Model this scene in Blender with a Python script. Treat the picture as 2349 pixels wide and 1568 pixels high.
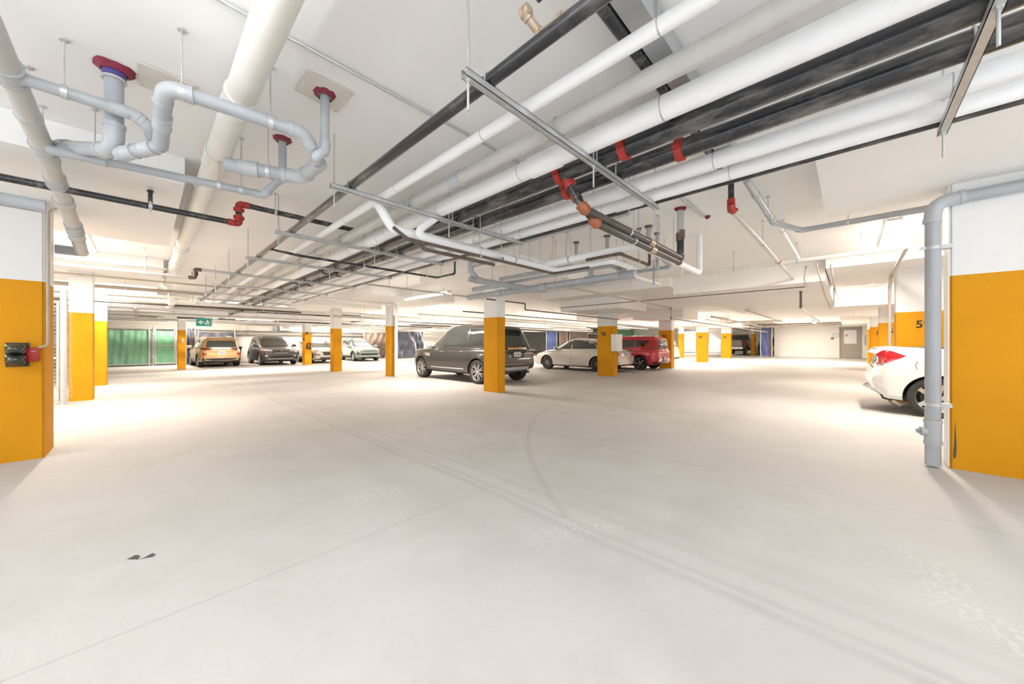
import bpy, bmesh, math, random
from mathutils import Vector, Matrix
from mathutils.bvhtree import BVHTree
random.seed(7)
SC = bpy.context.scene
for o in list(bpy.data.objects): bpy.data.objects.remove(o)
COL = SC.collection
PI = math.pi
# ------------------------------------------------------------------ camera, world, exposure
F = 810.0; CX = 1174.5; HY = 788.0; EYE = 1.24
_a = math.atan(844.5 / F)
FY, RY = math.cos(_a), -math.sin(_a)
FX, RX = math.sin(_a), math.cos(_a)
cam = bpy.data.cameras.new('camera'); camo = bpy.data.objects.new('camera', cam); COL.objects.link(camo)
camo.location = (0, 0, EYE); camo.rotation_euler = (PI / 2, 0, -math.atan2(FX, FY))
cam.sensor_width = 36; cam.sensor_fit = 'HORIZONTAL'; cam.lens = F / 2349 * 36
cam.shift_y = (HY - 784) / 2349; cam.clip_start = 0.02; cam.clip_end = 300
SC.camera = camo
SC.view_settings.view_transform = 'Standard'; SC.view_settings.look = 'None'
SC.view_settings.gamma = 1; SC.view_settings.use_curve_mapping = False
SC.view_settings.exposure = 1.2
wd = bpy.data.worlds.new('world'); SC.world = wd; wd.use_nodes = True
bg = wd.node_tree.nodes['Background']; bg.inputs[0].default_value = (0.93, 0.97, 1.0, 1); bg.inputs[1].default_value = 1.7
_wn = wd.node_tree; _tc = _wn.nodes.new('ShaderNodeTexCoord'); _sp = _wn.nodes.new('ShaderNodeSeparateXYZ'); _wn.links.new(_tc.outputs['Generated'], _sp.inputs[0])
_mr = _wn.nodes.new('ShaderNodeMapRange'); _wn.links.new(_sp.outputs[2], _mr.inputs[0])      # added glow below the horizon lights ceiling and pipe undersides; dimmer sky above
for _i, _v in ((1, -.03), (2, .05), (3, 1.15), (4, .06)): _mr.inputs[_i].default_value = _v
_wn.links.new(_mr.outputs[0], bg.inputs[1])
LAMP_W = 178.0          # watts of each strip light
LAMP_C = (1.0, 0.87, 0.73)
CEIL = 3.08
SILL = CEIL

def ray(px, py):
    u = (px - CX) / F; v = (HY - py) / F
    return Vector((FX + RX * u, FY + RY * u, v))
def P(px, py, X=None, Y=None, Z=None):
    """point of the place seen in this direction, on the plane X=, Y= or Z="""
    d = ray(px, py)
    if X is not None: t = X / d.x
    elif Y is not None: t = Y / d.y
    else: t = (Z - EYE) / d.z
    return Vector((d.x * t, d.y * t, EYE + d.z * t))
def V(*a): return Vector(a)

# ------------------------------------------------------------------ materials
def newmat(name):
    m = bpy.data.materials.new(name); m.use_nodes = True
    return m, m.node_tree, m.node_tree.nodes['Principled BSDF']
def nd(nt, t, **kw):
    n = nt.nodes.new(t)
    for k, v in kw.items():
        if k.startswith('i_'): n.inputs[int(k[2:])].default_value = v
        else: setattr(n, k, v)
    return n
def mth(nt, op, a, b=None, c=None):
    n = nt.nodes.new('ShaderNodeMath'); n.operation = op
    for i, v in enumerate((a, b, c)):
        if v is None: continue
        if isinstance(v, (int, float)): n.inputs[i].default_value = v
        else: nt.links.new(v, n.inputs[i])
    return n.outputs[0]
def mixc(nt, f, a, b):
    n = nt.nodes.new('ShaderNodeMix'); n.data_type = 'RGBA'
    for s, v in ((0, f), (6, a), (7, b)):
        if isinstance(v, (int, float)): n.inputs[s].default_value = v
        elif isinstance(v, tuple): n.inputs[s].default_value = (*v, 1) if len(v) == 3 else v
        else: nt.links.new(v, n.inputs[s])
    return n.outputs[2]
def noise(nt, vec, scale, detail=4, rough=.5):
    n = nd(nt, 'ShaderNodeTexNoise'); n.inputs['Scale'].default_value = scale
    n.inputs['Detail'].default_value = detail; n.inputs['Roughness'].default_value = rough
    if vec is not None: nt.links.new(vec, n.inputs['Vector'])
    return n.outputs[0]
def ramp(nt, f, a, b):
    n = nd(nt, 'ShaderNodeMapRange'); n.inputs[1].default_value = a; n.inputs[2].default_value = b
    nt.links.new(f, n.inputs[0]); return n.outputs[0]
def simple(name, col, rough=.5, metal=0, var=.08, scale=6, bump=0, coat=0, spec=.5, emit=None):
    m, nt, b = newmat(name)
    b.inputs['Roughness'].default_value = rough; b.inputs['Metallic'].default_value = metal
    b.inputs['Coat Weight'].default_value = coat; b.inputs['Specular IOR Level'].default_value = spec
    if coat: b.inputs['Coat Roughness'].default_value = .04
    g = nd(nt, 'ShaderNodeNewGeometry').outputs['Position']
    n = noise(nt, g, scale)
    c2 = tuple(max(0, x * (1 - var * 2)) for x in col); c1 = tuple(min(1, x * (1 + var)) for x in col)
    nt.links.new(mixc(nt, n, c2, c1), b.inputs['Base Color'])
    if bump:
        bn = nd(nt, 'ShaderNodeBump'); bn.inputs['Strength'].default_value = bump; bn.inputs['Distance'].default_value = .01
        nt.links.new(noise(nt, g, scale * 8), bn.inputs['Height']); nt.links.new(bn.outputs[0], b.inputs['Normal'])
    if emit:
        b.inputs['Emission Color'].default_value = (*emit[0], 1); b.inputs['Emission Strength'].default_value = emit[1]
    return m
M = {}
M['ceiling'] = simple('white painted ceiling', (.93, .925, .915), .85, var=.02, scale=1.2, bump=.1)
M['panel'] = simple('white painted drop panel', (.91, .90, .885), .85, var=.02, scale=1.2, bump=.1)
M['wall'] = simple('off white painted wall', (.87, .85, .81), .8, var=.02, scale=1.5, bump=.1)
M['pvc'] = simple('grey pvc pipe', (.41, .44, .47), .35, var=.07, scale=5)
M['pvc_fit'] = simple('grey pvc fitting', (.46, .49, .515), .35, var=.05, scale=5)
M['ivory'] = simple('ivory pipe', (.84, .83, .78), .35, var=.06, scale=4)
M['beige'] = simple('beige pipe', (.50, .44, .37), .45, var=.15, scale=4)
M['insul'] = simple('white pipe insulation', (.92, .93, .95), .6, var=.02, scale=4)
M['galv'] = simple('galvanised steel', (.60, .62, .62), .4, .55, var=.12, scale=20)
M['duct'] = simple('galvanised duct', (.62, .64, .66), .3, .8, var=.1, scale=3)
def mat_black():
    m, nt, b = newmat('dusty black steel pipe'); g = nd(nt, 'ShaderNodeNewGeometry').outputs['Position']
    mp = nd(nt, 'ShaderNodeMapping'); mp.inputs['Scale'].default_value = (9, 2.2, 9); nt.links.new(g, mp.inputs[0])
    f = ramp(nt, noise(nt, mp.outputs[0], 1.0, 6, .65), .48, .78)
    nt.links.new(mixc(nt, f, (.018, .020, .025), (.20, .19, .18)), b.inputs['Base Color'])
    b.inputs['Roughness'].default_value = .27; b.inputs['Coat Weight'].default_value = .4; b.inputs['Coat Roughness'].default_value = .15
    return m
M['black'] = mat_black()
M['brownsteel'] = simple('brown steel pipe', (.16, .12, .10), .4, .3, var=.3, scale=9)
M['red'] = simple('red painted fitting', (.42, .035, .022), .4, var=.15, scale=14)
M['orange'] = simple('orange cast fitting', (.38, .12, .05), .45, var=.15, scale=14)
M['tan'] = simple('bronze fitting', (.52, .40, .30), .35, .3, var=.15, scale=14)
M['maroon'] = simple('maroon firestop', (.26, .02, .05), .6, var=.3, scale=18, bump=.4)
M['purple'] = simple('purple firestop', (.10, .07, .30), .5, var=.3, scale=18)
M['plate'] = simple('cream patch plate', (.74, .70, .64), .7, var=.04)
M['whitep'] = simple('white enamel', (.85, .85, .84), .4, var=.02)
M['lens_on'] = simple('lit lamp lens', (1, 1, 1), .5, emit=((1, .96, .88), 9.0))
M['greent'] = simple('green tarpaulin', (.20, .50, .31), .45, var=.15, scale=3)
M['bluet'] = simple('blue tarpaulin', (.10, .14, .38), .35, var=.2, scale=3)
M['greyt'] = simple('blue grey tarpaulin', (.13, .14, .19), .45, var=.2, scale=3)
M['brownt'] = simple('brown tarpaulin', (.25, .18, .15), .5, var=.2, scale=3)
M['rubber'] = simple('tyre rubber', (.035, .034, .033), .75, var=.2, scale=20)
M['blackp'] = simple('black plastic', (.03, .03, .032), .5, var=.2, scale=20)
M['gloss'] = simple('gloss black', (.015, .015, .017), .08, coat=1)
M['glass'] = simple('tinted car glass', (.045, .05, .05), .04, var=.1, coat=1)
M['alloy'] = simple('alloy rim', (.60, .60, .60), .25, .8, var=.05)
M['alloyd'] = simple('dark alloy rim', (.18, .18, .18), .25, .8, var=.05)
M['chrome'] = simple('chrome trim', (.75, .75, .75), .1, 1, var=.02)
M['redlens'] = simple('red lamp lens', (.45, .01, .015), .1, coat=1, var=.15, scale=25)
M['darklens'] = simple('smoked lamp lens', (.10, .012, .012), .1, coat=1)
M['clearlens'] = simple('clear lamp lens', (.62, .63, .65), .08, .3, var=.2, scale=30, coat=1)
M['amber'] = simple('amber lens', (.75, .2, .03), .2)
M['plateb'] = simple('licence plate', (.75, .78, .84), .5, var=.1, scale=40)
M['plateink'] = simple('licence plate ink', (.15, .2, .4), .5)
M['ink'] = simple('black stencil paint', (.03, .025, .015), .7)
M['doorp'] = simple('taupe door paint', (.40, .36, .31), .45, var=.04)
M['poster'] = simple('white notice paper', (.85, .85, .83), .7, var=.05, scale=12)
M['signg'] = simple('green exit sign', (.03, .42, .36), .5)
M['signw'] = simple('white sign symbol', (.9, .95, .95), .5)
M['signl'] = simple('pale sign board', (.80, .84, .80), .5)
M['greenled'] = simple('green signal glow', (.1, .9, .4), .4, emit=((.1, 1, .35), 3))
M['lensblk'] = simple('black signal lens', (.008, .02, .012), .08, coat=1)
M['redplate'] = simple('red bracket', (.45, .015, .01), .35)
M['grout'] = simple('dark grille', (.05, .045, .04), .6)
M['rag'] = simple('dry leaf', (.10, .09, .08), .8)
def paint(name, col, metal=.35, rough=.28):
    M[name] = simple(name + ' car paint', col, rough, metal, var=.02, scale=2, coat=1)
paint('pgrey', (.066, .063, .061)); paint('psilver', (.56, .54, .50)); paint('pred', (.58, .03, .05), .15)
paint('pwhite', (.74, .75, .73), 0); paint('pgold', (.56, .36, .17)); paint('pcharc', (.075, .07, .075))
paint('pkona', (.72, .70, .66), 0); paint('pgreen', (.33, .42, .39)); paint('ptruck', (.16, .14, .12))

def mat_column():
    m, nt, b = newmat('white over yellow column paint'); b.inputs['Roughness'].default_value = .7; b.inputs['Specular IOR Level'].default_value = .15
    g = nd(nt, 'ShaderNodeNewGeometry'); tc = g.outputs['Position']
    s = nd(nt, 'ShaderNodeSeparateXYZ'); nt.links.new(tc, s.inputs[0])
    at = nd(nt, 'ShaderNodeAttribute', attribute_name='paint_line'); at.attribute_type = 'OBJECT'
    up = mth(nt, 'GREATER_THAN', s.outputs[2], at.outputs['Fac'])
    n1 = noise(nt, tc, 2.2); n2 = noise(nt, tc, 26, 3)
    yel = mixc(nt, n1, (.62, .265, .008), (.72, .34, .014))
    speck = ramp(nt, n2, .71, .76)
    yel = mixc(nt, mth(nt, 'MULTIPLY', speck, .6), yel, (.35, .15, .02))
    wh = mixc(nt, n1, (.78, .78, .77), (.84, .84, .83))
    wh = mixc(nt, mth(nt, 'MULTIPLY', ramp(nt, n2, .74, .78), .5), wh, (.4, .4, .4))
    nt.links.new(mixc(nt, up, yel, wh), b.inputs['Base Color'])
    bn = nd(nt, 'ShaderNodeBump'); bn.inputs['Strength'].default_value = .12; bn.inputs['Distance'].default_value = .01
    nt.links.new(noise(nt, tc, 30), bn.inputs['Height']); nt.links.new(bn.outputs[0], b.inputs['Normal'])
    return m
M['column'] = mat_column()

def mat_floor():
    m, nt, b = newmat('worn concrete floor'); L = nt.links
    pos = nd(nt, 'ShaderNodeNewGeometry').outputs['Position']
    s = nd(nt, 'ShaderNodeSeparateXYZ'); L.new(pos, s.inputs[0]); X, Y = s.outputs[0], s.outputs[1]
    big = noise(nt, pos, .35, 3); mid = noise(nt, pos, 1.6, 6, .6); fine = noise(nt, pos, 26, 5, .65)
    c = mixc(nt, big, (.39, .375, .362), (.545, .53, .515))
    c = mixc(nt, mth(nt, 'MULTIPLY', ramp(nt, mid, .38, .66), .42), c, (.60, .588, .575))
    c = mixc(nt, mth(nt, 'MULTIPLY', ramp(nt, noise(nt, pos, .8, 5, .6), .52, .72), .30), c, (.36, .335, .31))
    c = mixc(nt, mth(nt, 'MULTIPLY', ramp(nt, fine, .56, .72), .18), c, (.40, .37, .34))
    # scoured patches
    sc = mth(nt, 'MULTIPLY', ramp(nt, noise(nt, pos, 1.1, 2), .60, .68), ramp(nt, noise(nt, pos, 34, 4), .5, .62))
    c = mixc(nt, mth(nt, 'MULTIPLY', sc, .45), c, (.66, .645, .62))
    wob = mth(nt, 'MULTIPLY', mth(nt, 'SUBTRACT', noise(nt, pos, .6, 2), .5), .16)
    Xw = mth(nt, 'ADD', X, wob)
    def band(coord, centre, w, k):
        nonlocal c
        d = mth(nt, 'ABSOLUTE', mth(nt, 'SUBTRACT', coord, centre))
        f = mth(nt, 'SUBTRACT', 1.0, ramp(nt, d, w * .25, w))
        f = mth(nt, 'MULTIPLY', f, mth(nt, 'MULTIPLY', ramp(nt, mid, .2, .75), k))
        c = mixc(nt, f, c, (.30, .28, .27))
    for px, w, k in ((1122, .05, .42), (1160, .04, .36), (1235, .06, .28), (1300, .12, .22), (960, .2, .14)):
        band(Xw, P(px, 1130, Z=0).x, w, k)
    d3 = P(1300, 1200, Z=0)
    # curved tyre mark
    a, bb, cc = P(1275, 925, Z=0), P(1213, 1030, Z=0), P(1300, 1185, Z=0)
    ax, ay, bx, by, cx, cy = a.x, a.y, bb.x, bb.y, cc.x, cc.y
    dd = 2 * (ax * (by - cy) + bx * (cy - ay) + cx * (ay - by))
    ux = ((ax*ax+ay*ay)*(by-cy)+(bx*bx+by*by)*(cy-ay)+(cx*cx+cy*cy)*(ay-by))/dd
    uy = ((ax*ax+ay*ay)*(cx-bx)+(bx*bx+by*by)*(ax-cx)+(cx*cx+cy*cy)*(bx-ax))/dd
    R = math.hypot(ax-ux, ay-uy)
    rr = mth(nt, 'SQRT', mth(nt, 'ADD', mth(nt, 'POWER', mth(nt, 'SUBTRACT', X, ux), 2), mth(nt, 'POWER', mth(nt, 'SUBTRACT', Y, uy), 2)))
    lim = mth(nt, 'MULTIPLY', mth(nt, 'GREATER_THAN', X, 1.6), mth(nt, 'GREATER_THAN', Y, cy))
    d = mth(nt, 'ABSOLUTE', mth(nt, 'SUBTRACT', rr, R))
    f = mth(nt, 'MULTIPLY', mth(nt, 'MULTIPLY', mth(nt, 'SUBTRACT', 1.0, ramp(nt, d, .01, .05)), lim), .22)
    c = mixc(nt, f, c, (.28, .26, .25))
    # saw-cut joints
    for coord, cen in ((Y, P(500, 1365, Z=0).y), (Y, 5.4), (X, 3.9), (X, 9.6), (Y, 14.2)):
        d = mth(nt, 'ABSOLUTE', mth(nt, 'SUBTRACT', mth(nt, 'ADD', coord, mth(nt, 'MULTIPLY', wob, .12)), cen))
        f = mth(nt, 'MULTIPLY', mth(nt, 'SUBTRACT', 1.0, ramp(nt, d, .001, .009)), .35)
        c = mixc(nt, f, c, (.25, .22, .2))
    L.new(c, b.inputs['Base Color'])
    L.new(ramp(nt, mid, -1.4, 1.2), b.inputs['Roughness'])
    b.inputs['Specular IOR Level'].default_value = .22
    bn = nd(nt, 'ShaderNodeBump'); bn.inputs['Strength'].default_value = .25; bn.inputs['Distance'].default_value = .006
    L.new(fine, bn.inputs['Height']); L.new(bn.outputs[0], b.inputs['Normal'])
    return m
M['floor'] = mat_floor()

# ------------------------------------------------------------------ mesh helpers
class MB:
    def __init__(s): s.v = []; s.f = []
    def add(s, vs, fs):
        n = len(s.v); s.v += [Vector(v) for v in vs]; s.f += [tuple(i + n for i in f) for f in fs]; return s
    def box(s, a, b):
        (x0, y0, z0), (x1, y1, z1) = a, b
        x0, x1 = min(x0, x1), max(x0, x1); y0, y1 = min(y0, y1), max(y0, y1); z0, z1 = min(z0, z1), max(z0, z1)
        return s.add([(x0,y0,z0),(x1,y0,z0),(x1,y1,z0),(x0,y1,z0),(x0,y0,z1),(x1,y0,z1),(x1,y1,z1),(x0,y1,z1)],
              [(3,2,1,0),(4,5,6,7),(0,1,5,4),(1,2,6,5),(2,3,7,6),(3,0,4,7)])
    def ring(s, c, t, r, n, up=None):
        t = t.normalized(); u = Vector((0,0,1)) if abs(t.z) < .9 else Vector((1,0,0))
        if up is not None: u = up
        a = t.cross(u).normalized(); b = a.cross(t).normalized()
        return [c + a * (r * math.cos(2*PI*k/n)) + b * (r * math.sin(2*PI*k/n)) for k in range(n)]
    def cyl(s, a, b, r, n=16, r2=None, cap=True):
        a, b = Vector(a), Vector(b); t = b - a
        if t.length < 1e-6: return s
        A = s.ring(a, t, r, n); B = s.ring(b, t, r if r2 is None else r2, n)
        fs = [(k, (k+1) % n, n + (k+1) % n, n + k) for k in range(n)]
        if cap: fs += [tuple(range(n))[::-1], tuple(range(n, 2*n))]
        return s.add(A + B, fs)
    def tube(s, pts, r, n=14, cap=True):
        pts = [Vector(p) for p in pts]; rings = []; prev = None
        for i, p in enumerate(pts):
            if i == 0: t = pts[1] - p
            elif i == len(pts) - 1: t = p - pts[i-1]
            else: t = (pts[i+1] - p).normalized() + (p - pts[i-1]).normalized()
            t = t.normalized()
            if prev is None:
                u = Vector((0,0,1)) if abs(t.z) < .9 else Vector((1,0,0)); a = t.cross(u).normalized()
            else:
                a = (prev - t * prev.dot(t)).normalized()
            prev = a; b = a.cross(t)
            k = 1.0
            if 0 < i < len(pts) - 1:
                cs = (pts[i+1]-p).normalized().dot((p-pts[i-1]).normalized()); k = 1 / max(.75, math.sqrt(max(.01, (1+cs)/2)))
            rings.append([p + (a * math.cos(2*PI*j/n) + b * math.sin(2*PI*j/n)) * r * (1 if k == 1 else (1+k)/2) for j in range(n)])
        vs = [v for R in rings for v in R]; fs = []
        for i in range(len(rings)-1):
            for j in range(n):
                fs.append((i*n+j, i*n+(j+1) % n, (i+1)*n+(j+1) % n, (i+1)*n+j))
        if cap: fs += [tuple(range(n))[::-1], tuple(range(len(vs)-n, len(vs)))]
        return s.add(vs, fs)
    def grid(s, f, nu, nv, wrap=False):
        vs = [f(i/(nu), j/nv) for i in range(nu+1) for j in range(nv+1)]
        fs = [(i*(nv+1)+j, (i+1)*(nv+1)+j, (i+1)*(nv+1)+j+1, i*(nv+1)+j+1) for i in range(nu) for j in range(nv)]
        return s.add(vs, fs)
    def lathe(s, c, axis, prof, n=28):
        """prof: (radius, along-axis)"""
        c = Vector(c); axis = Vector(axis).normalized()
        rings = [s.ring(c + axis * h, axis, max(r, 1e-4), n) for r, h in prof]
        vs = [v for R in rings for v in R]
        fs = [(i*n+j, i*n+(j+1) % n, (i+1)*n+(j+1) % n, (i+1)*n+j) for i in range(len(rings)-1) for j in range(n)]
        return s.add(vs, fs)
def setp(o, label=None, cat=None, group=None, kind=None):
    if label: o['label'] = label
    if cat: o['category'] = cat
    if group: o['group'] = group
    if kind: o['kind'] = kind
    return o
def build(name, mb, mat, parent=None, smooth=True, local=False, **kw):
    """link one mesh; verts are world coords unless local (then in the parent's frame)"""
    me = bpy.data.meshes.new(name)
    if parent is not None and not local:
        q = root_of(parent); off = q.location
        vs = [v - off for v in mb.v]
        if q.rotation_euler.z:
            R = Matrix.Rotation(-q.rotation_euler.z, 3, 'Z'); vs = [R @ v for v in vs]
    else: vs = mb.v
    me.from_pydata([tuple(v) for v in vs], [], mb.f); me.validate(); me.update()
    bm = bmesh.new(); bm.from_mesh(me); bmesh.ops.recalc_face_normals(bm, faces=bm.faces)
    bm.to_mesh(me); bm.free()
    me.materials.append(mat if not isinstance(mat, str) else M[mat])
    if smooth:
        me.polygons.foreach_set('use_smooth', [True] * len(me.polygons)); 
        try: me.set_sharp_from_angle(angle=math.radians(38))
        except Exception: pass
    o = bpy.data.objects.new(name, me); COL.objects.link(o)
    if parent is not None: o.parent = parent
    return setp(o, **kw)
def root_of(o):
    while o.parent is not None: o = o.parent
    return o
def thing(name, label, cat, loc=(0,0,0), rz=0, group=None):
    o = bpy.data.objects.new(name, None); COL.objects.link(o); o.location = loc; o.rotation_euler = (0,0,rz)
    o.empty_display_size = .1
    return setp(o, label, cat, group)
def boxm(a, b): return MB().box(a, b)
def rbox(c, size, bev=.1, seg=2):
    """rounded box centred at c (world axis aligned) as MB"""
    bm = bmesh.new(); bmesh.ops.create_cube(bm, size=1)
    for v in bm.verts: v.co = Vector((v.co.x*size[0], v.co.y*size[1], v.co.z*size[2]))
    bmesh.ops.bevel(bm, geom=list(bm.edges), offset=bev, segments=seg, affect='EDGES', profile=.5)
    bm.verts.index_update()
    vs = [v.co + Vector(c) for v in bm.verts]; fs = [tuple(v.index for v in f.verts) for f in bm.faces]
    bm.free(); return MB().add(vs, fs)
def textm(s, size, extr, bold=0):
    cu = bpy.data.curves.new('t', 'FONT'); cu.body = s; cu.size = size; cu.extrude = extr; cu.offset = bold
    cu.align_x = 'CENTER'; cu.align_y = 'CENTER'; cu.resolution_u = 3
    o = bpy.data.objects.new('t', cu); COL.objects.link(o); dg = bpy.context.evaluated_depsgraph_get()
    me = bpy.data.meshes.new_from_object(o.evaluated_get(dg))
    mb = MB().add([v.co.copy() for v in me.vertices], [tuple(p.vertices) for p in me.polygons])
    bpy.data.objects.remove(o); bpy.data.meshes.remove(me); return mb
def xform(mb, M4): mb.v = [M4 @ v for v in mb.v]; return mb
def struct(name, mb, mat, smooth=False): return build(name, mb, mat, smooth=smooth, kind='structure')

# ------------------------------------------------------------------ room shell
def floor_z(x): return 0.0 if x < 18 else min((x - 18) / 16.6, 1) * .22
XS = [-5, 0, 5, 12, 18, 24, 30, 34.6, 46]
fl = MB()
for y0, y1, xs in ((-3.2, 32, XS), (-9, -3.2, XS[2:])):
    vs = []
    for x in xs: vs += [(x, y0, floor_z(x)), (x, y1, floor_z(x)), (x, y1, floor_z(x) - .3), (x, y0, floor_z(x) - .3)]
    fl.add(vs, [(i*4+j, i*4+(j+1) % 4, i*4+4+(j+1) % 4, i*4+4+j) for i in range(len(xs)-1) for j in range(4)] + [(0,1,2,3), tuple(len(vs)-4+k for k in (3,2,1,0))])
fl.add([(-14, 7, 0), (-5, 7, 0), (-5, 32, 0), (-14, 32, 0), (-14, 7, -.3), (-5, 7, -.3), (-5, 32, -.3), (-14, 32, -.3)], [(0,1,2,3),(7,6,5,4),(0,4,5,1),(2,6,7,3),(3,7,4,0)])
struct('floor', fl, 'floor')
struct('ceiling', boxm((-14, -9, CEIL), (46, 32, CEIL + .25)), 'ceiling')
struct('wall_back', boxm((-14, 29.9, -.1), (46, 30.2, CEIL)), 'wall')
struct('wall_left', boxm((-9.3, 7, -.1), (-9.0, 30, CEIL)), 'wall')
struct('wall_right', boxm((5.0, -6.6, -.1), (34.6, -6.3, CEIL)), 'wall')
struct('wall_far', boxm((45.5, 4.8, -.1), (45.8, 30, CEIL)), 'wall')
dy0, dy1 = P(1925, 790, X=34.6).y, P(1977, 790, X=34.6).y      # door in the end wall (dy1 < dy0)
wy = P(1776, 790, X=34.6).y
we = MB().box((34.6, dy0, -.1), (34.9, wy, CEIL)).box((34.6, -6.3, -.1), (34.9, dy1, CEIL)).box((34.6, dy1, 2.36), (34.9, dy0, CEIL))
we.box((34.9, wy - .3, -.1), (45.6, wy, CEIL))
struct('wall_end', we, 'wall')
# drop panels (thickened slab over the columns)
def slab(x0, y0, x1, y1, z): struct('drop_panel', boxm((x0, y0, z), (x1, y1, CEIL - .002)), 'panel')
Z1, Z2 = 2.82, 2.43
slab(-4.2, 4.75, .28, 7.95, Z1 - .01)
slab(-4.2, 10.85, .30, 14.0, Z1)
slab(-4.2, 16.3, .30, 19.4, Z1)
slab(4.95, 4.9, 8.2, 8.05, Z1)
slab(4.95, 10.9, 8.2, 14.2, Z1)
slab(4.5, 15.6, 7.6, 18.6, Z1)
slab(-.3, 22.0, 8.2, 25.0, Z1)
slab(9.95, 3.6, 46, 8.1, Z1)
slab(10.3, .4, 34.6, 3.6, 2.62)
slab(3.9, -4, 5.95, .22, Z1)
slab(9.9, -6.3, 13.4, .38, Z1)
slab(15.4, -6.3, 34.6, .38, Z2)
slab(17.4, 8.1, 46, 11.5, 2.62)
for x in (10.75, 16.8, 22.9, 29.0): slab(x, 5.45, x + 2.15, 7.8, Z2)

# ------------------------------------------------------------------ columns
YL = 1.915
def column(x0, x1, y0, y1, ztop, label, num=None, num_at=None, yl=YL, z0=0, nsize=.15, extra=None):
    cx, cy = (x0+x1)/2, (y0+y1)/2
    t = thing('concrete_column', label, 'column', (cx, cy, z0), 0, 'yellow and white parkade columns')
    bm = bmesh.new(); bmesh.ops.create_cube(bm, size=1)
    for v in bm.verts: v.co = Vector((v.co.x*(x1-x0), v.co.y*(y1-y0), (v.co.z+.5)*(ztop-z0)))
    bmesh.ops.bevel(bm, geom=[e for e in bm.edges if abs(e.verts[0].co.z-e.verts[1].co.z) > .5], offset=.016, segments=2, affect='EDGES')
    bm.verts.index_update()
    mb = MB().add([v.co.copy() for v in bm.verts], [tuple(v.index for v in f.verts) for f in bm.faces]); bm.free()
    o = build('shaft', mb, 'column', t, local=True, smooth=False); o['paint_line'] = float(yl)
    if num:
        tm = textm(num, nsize * 1.35, .002, nsize * .03)
        # text faces -X: its right is -Y
        R = Matrix(((0,0,-1),(-1,0,0),(0,1,0))).to_4x4()
        y = num_at[0]; z = num_at[1]
        xform(tm, Matrix.Translation((x0 - .001, y, z)) @ R)
        build('painted_number', tm, 'ink', t, smooth=False)
    return t
def facey(px, X): return P(px, HY, X=X).y
column(-2.6, -.75, 6.34, 6.92, Z1 - .01, 'wide yellow and white column at the left edge with the black signal')
column(-1.12, -.78, 12.08, 12.5, Z1, 'slim yellow column beside the chain link gate, behind the wide left column')
column(-1.1, -.77, 16.06, 16.5, Z1, 'yellow column left of the green tarpaulin fence')
column(1.14, 1.42, 23.5, 23.95, Z1, 'narrow dark yellow column between green fence and gold suv')
column(6.6, 6.98, 23.35, 23.85, Z1, 'far yellow column in front of the white suv with painted marks')
column(5.83, 6.2, 16.6, 17.0, Z1, 'yellow column between the white and the green suv')
column(6.47, 6.62, 12.6, 13.0, Z1, 'yellow column with a white downpipe, left of the dark grey suv')
column(6.18, 6.45, 6.42, 6.97, Z1, 'central yellow column in front of the dark grey suv')
def ncol(pr, pl, X, w, num, lab, z0=0, yl=YL):
    y0, y1 = facey(pr, X), facey(pl, X)
    column(X, X + w, y0, y1, Z2, lab, num, ((y0+y1)/2 + .05, (yl + z0*0) - .30), yl, z0, .155)
ncol(1405, 1370, 12.3, .42, '92', 'yellow column numbered 92 beside the silver sedan')
ncol(1540, 1511, 18.2, .42, '90', 'yellow column numbered 90 right of the red car', 0, YL)
ncol(1621, 1597, 24.4, .42, '88', 'yellow column numbered 88', .08, 1.96)
ncol(1676, 1654, 30.5, .42, '86', 'yellow column numbered 86, beside the pickup truck', .16, 2.03)
column(37.0, 37.4, facey(1731, 37), facey(1722, 37), Z1, 'most distant slim yellow column beside the pickup truck', z0=.22, yl=2.1)
column(29.0, 29.35, facey(1566, 29), facey(1556, 29), Z1, 'distant dark yellow column behind the pale car', z0=.14, yl=2.02)
column(5.56, 5.80, -2.2, -.712, Z1 + .05, 'wide yellow and white column at the right edge beside the grey downpipe')
sc = MB(); ys, z0_, z1_ = facey(2190, 5.559), P(2190, 1052, X=5.559).z, P(2190, 960, X=5.559).z
sc.v = [V(5.559, ys+.006, z0_), V(5.559, ys-.008, z0_+.02), V(5.559, ys-.012, z0_+.12), V(5.559, ys-.003, z1_), V(5.559, ys+.004, z0_+.15), V(5.559, ys+.010, z0_+.05)]; sc.f = [(0,1,2,3,4,5)]
_rc = [o for o in bpy.data.objects if str(o.get('label', '')).startswith('wide yellow and white column at the right')][0]
build('scuff_mark', sc, 'rag', _rc, smooth=False)
build('side_lining', boxm((5.564, -.711, .01), (5.80, -.703, Z1)), 'whitep', _rc, smooth=False)
def rcol(px, X, num, lab, yn, zt=Z1, z0=0, w=.45):
    y1 = facey(px, X); y0 = y1 - 1.5
    column(X, X + w, y0, y1, zt, lab, num, (yn, 1.64 + z0), YL + z0, z0, .16)
rcol(2055, 11.25, '59', 'yellow column numbered 5 behind the trunk of the white car', facey(2118, 11.25))
rcol(2016, 16.6, '57', 'yellow column numbered 7 beyond the grey downpipe', facey(2050, 16.6), Z2)
rcol(1996, 21.9, '55', 'third yellow column along the right hand row', facey(2018, 21.9), Z2, .05)
rcol(1990, 28.0, None, 'farthest yellow column of the right hand row, beside the end door', 0, Z2, .13)

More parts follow.
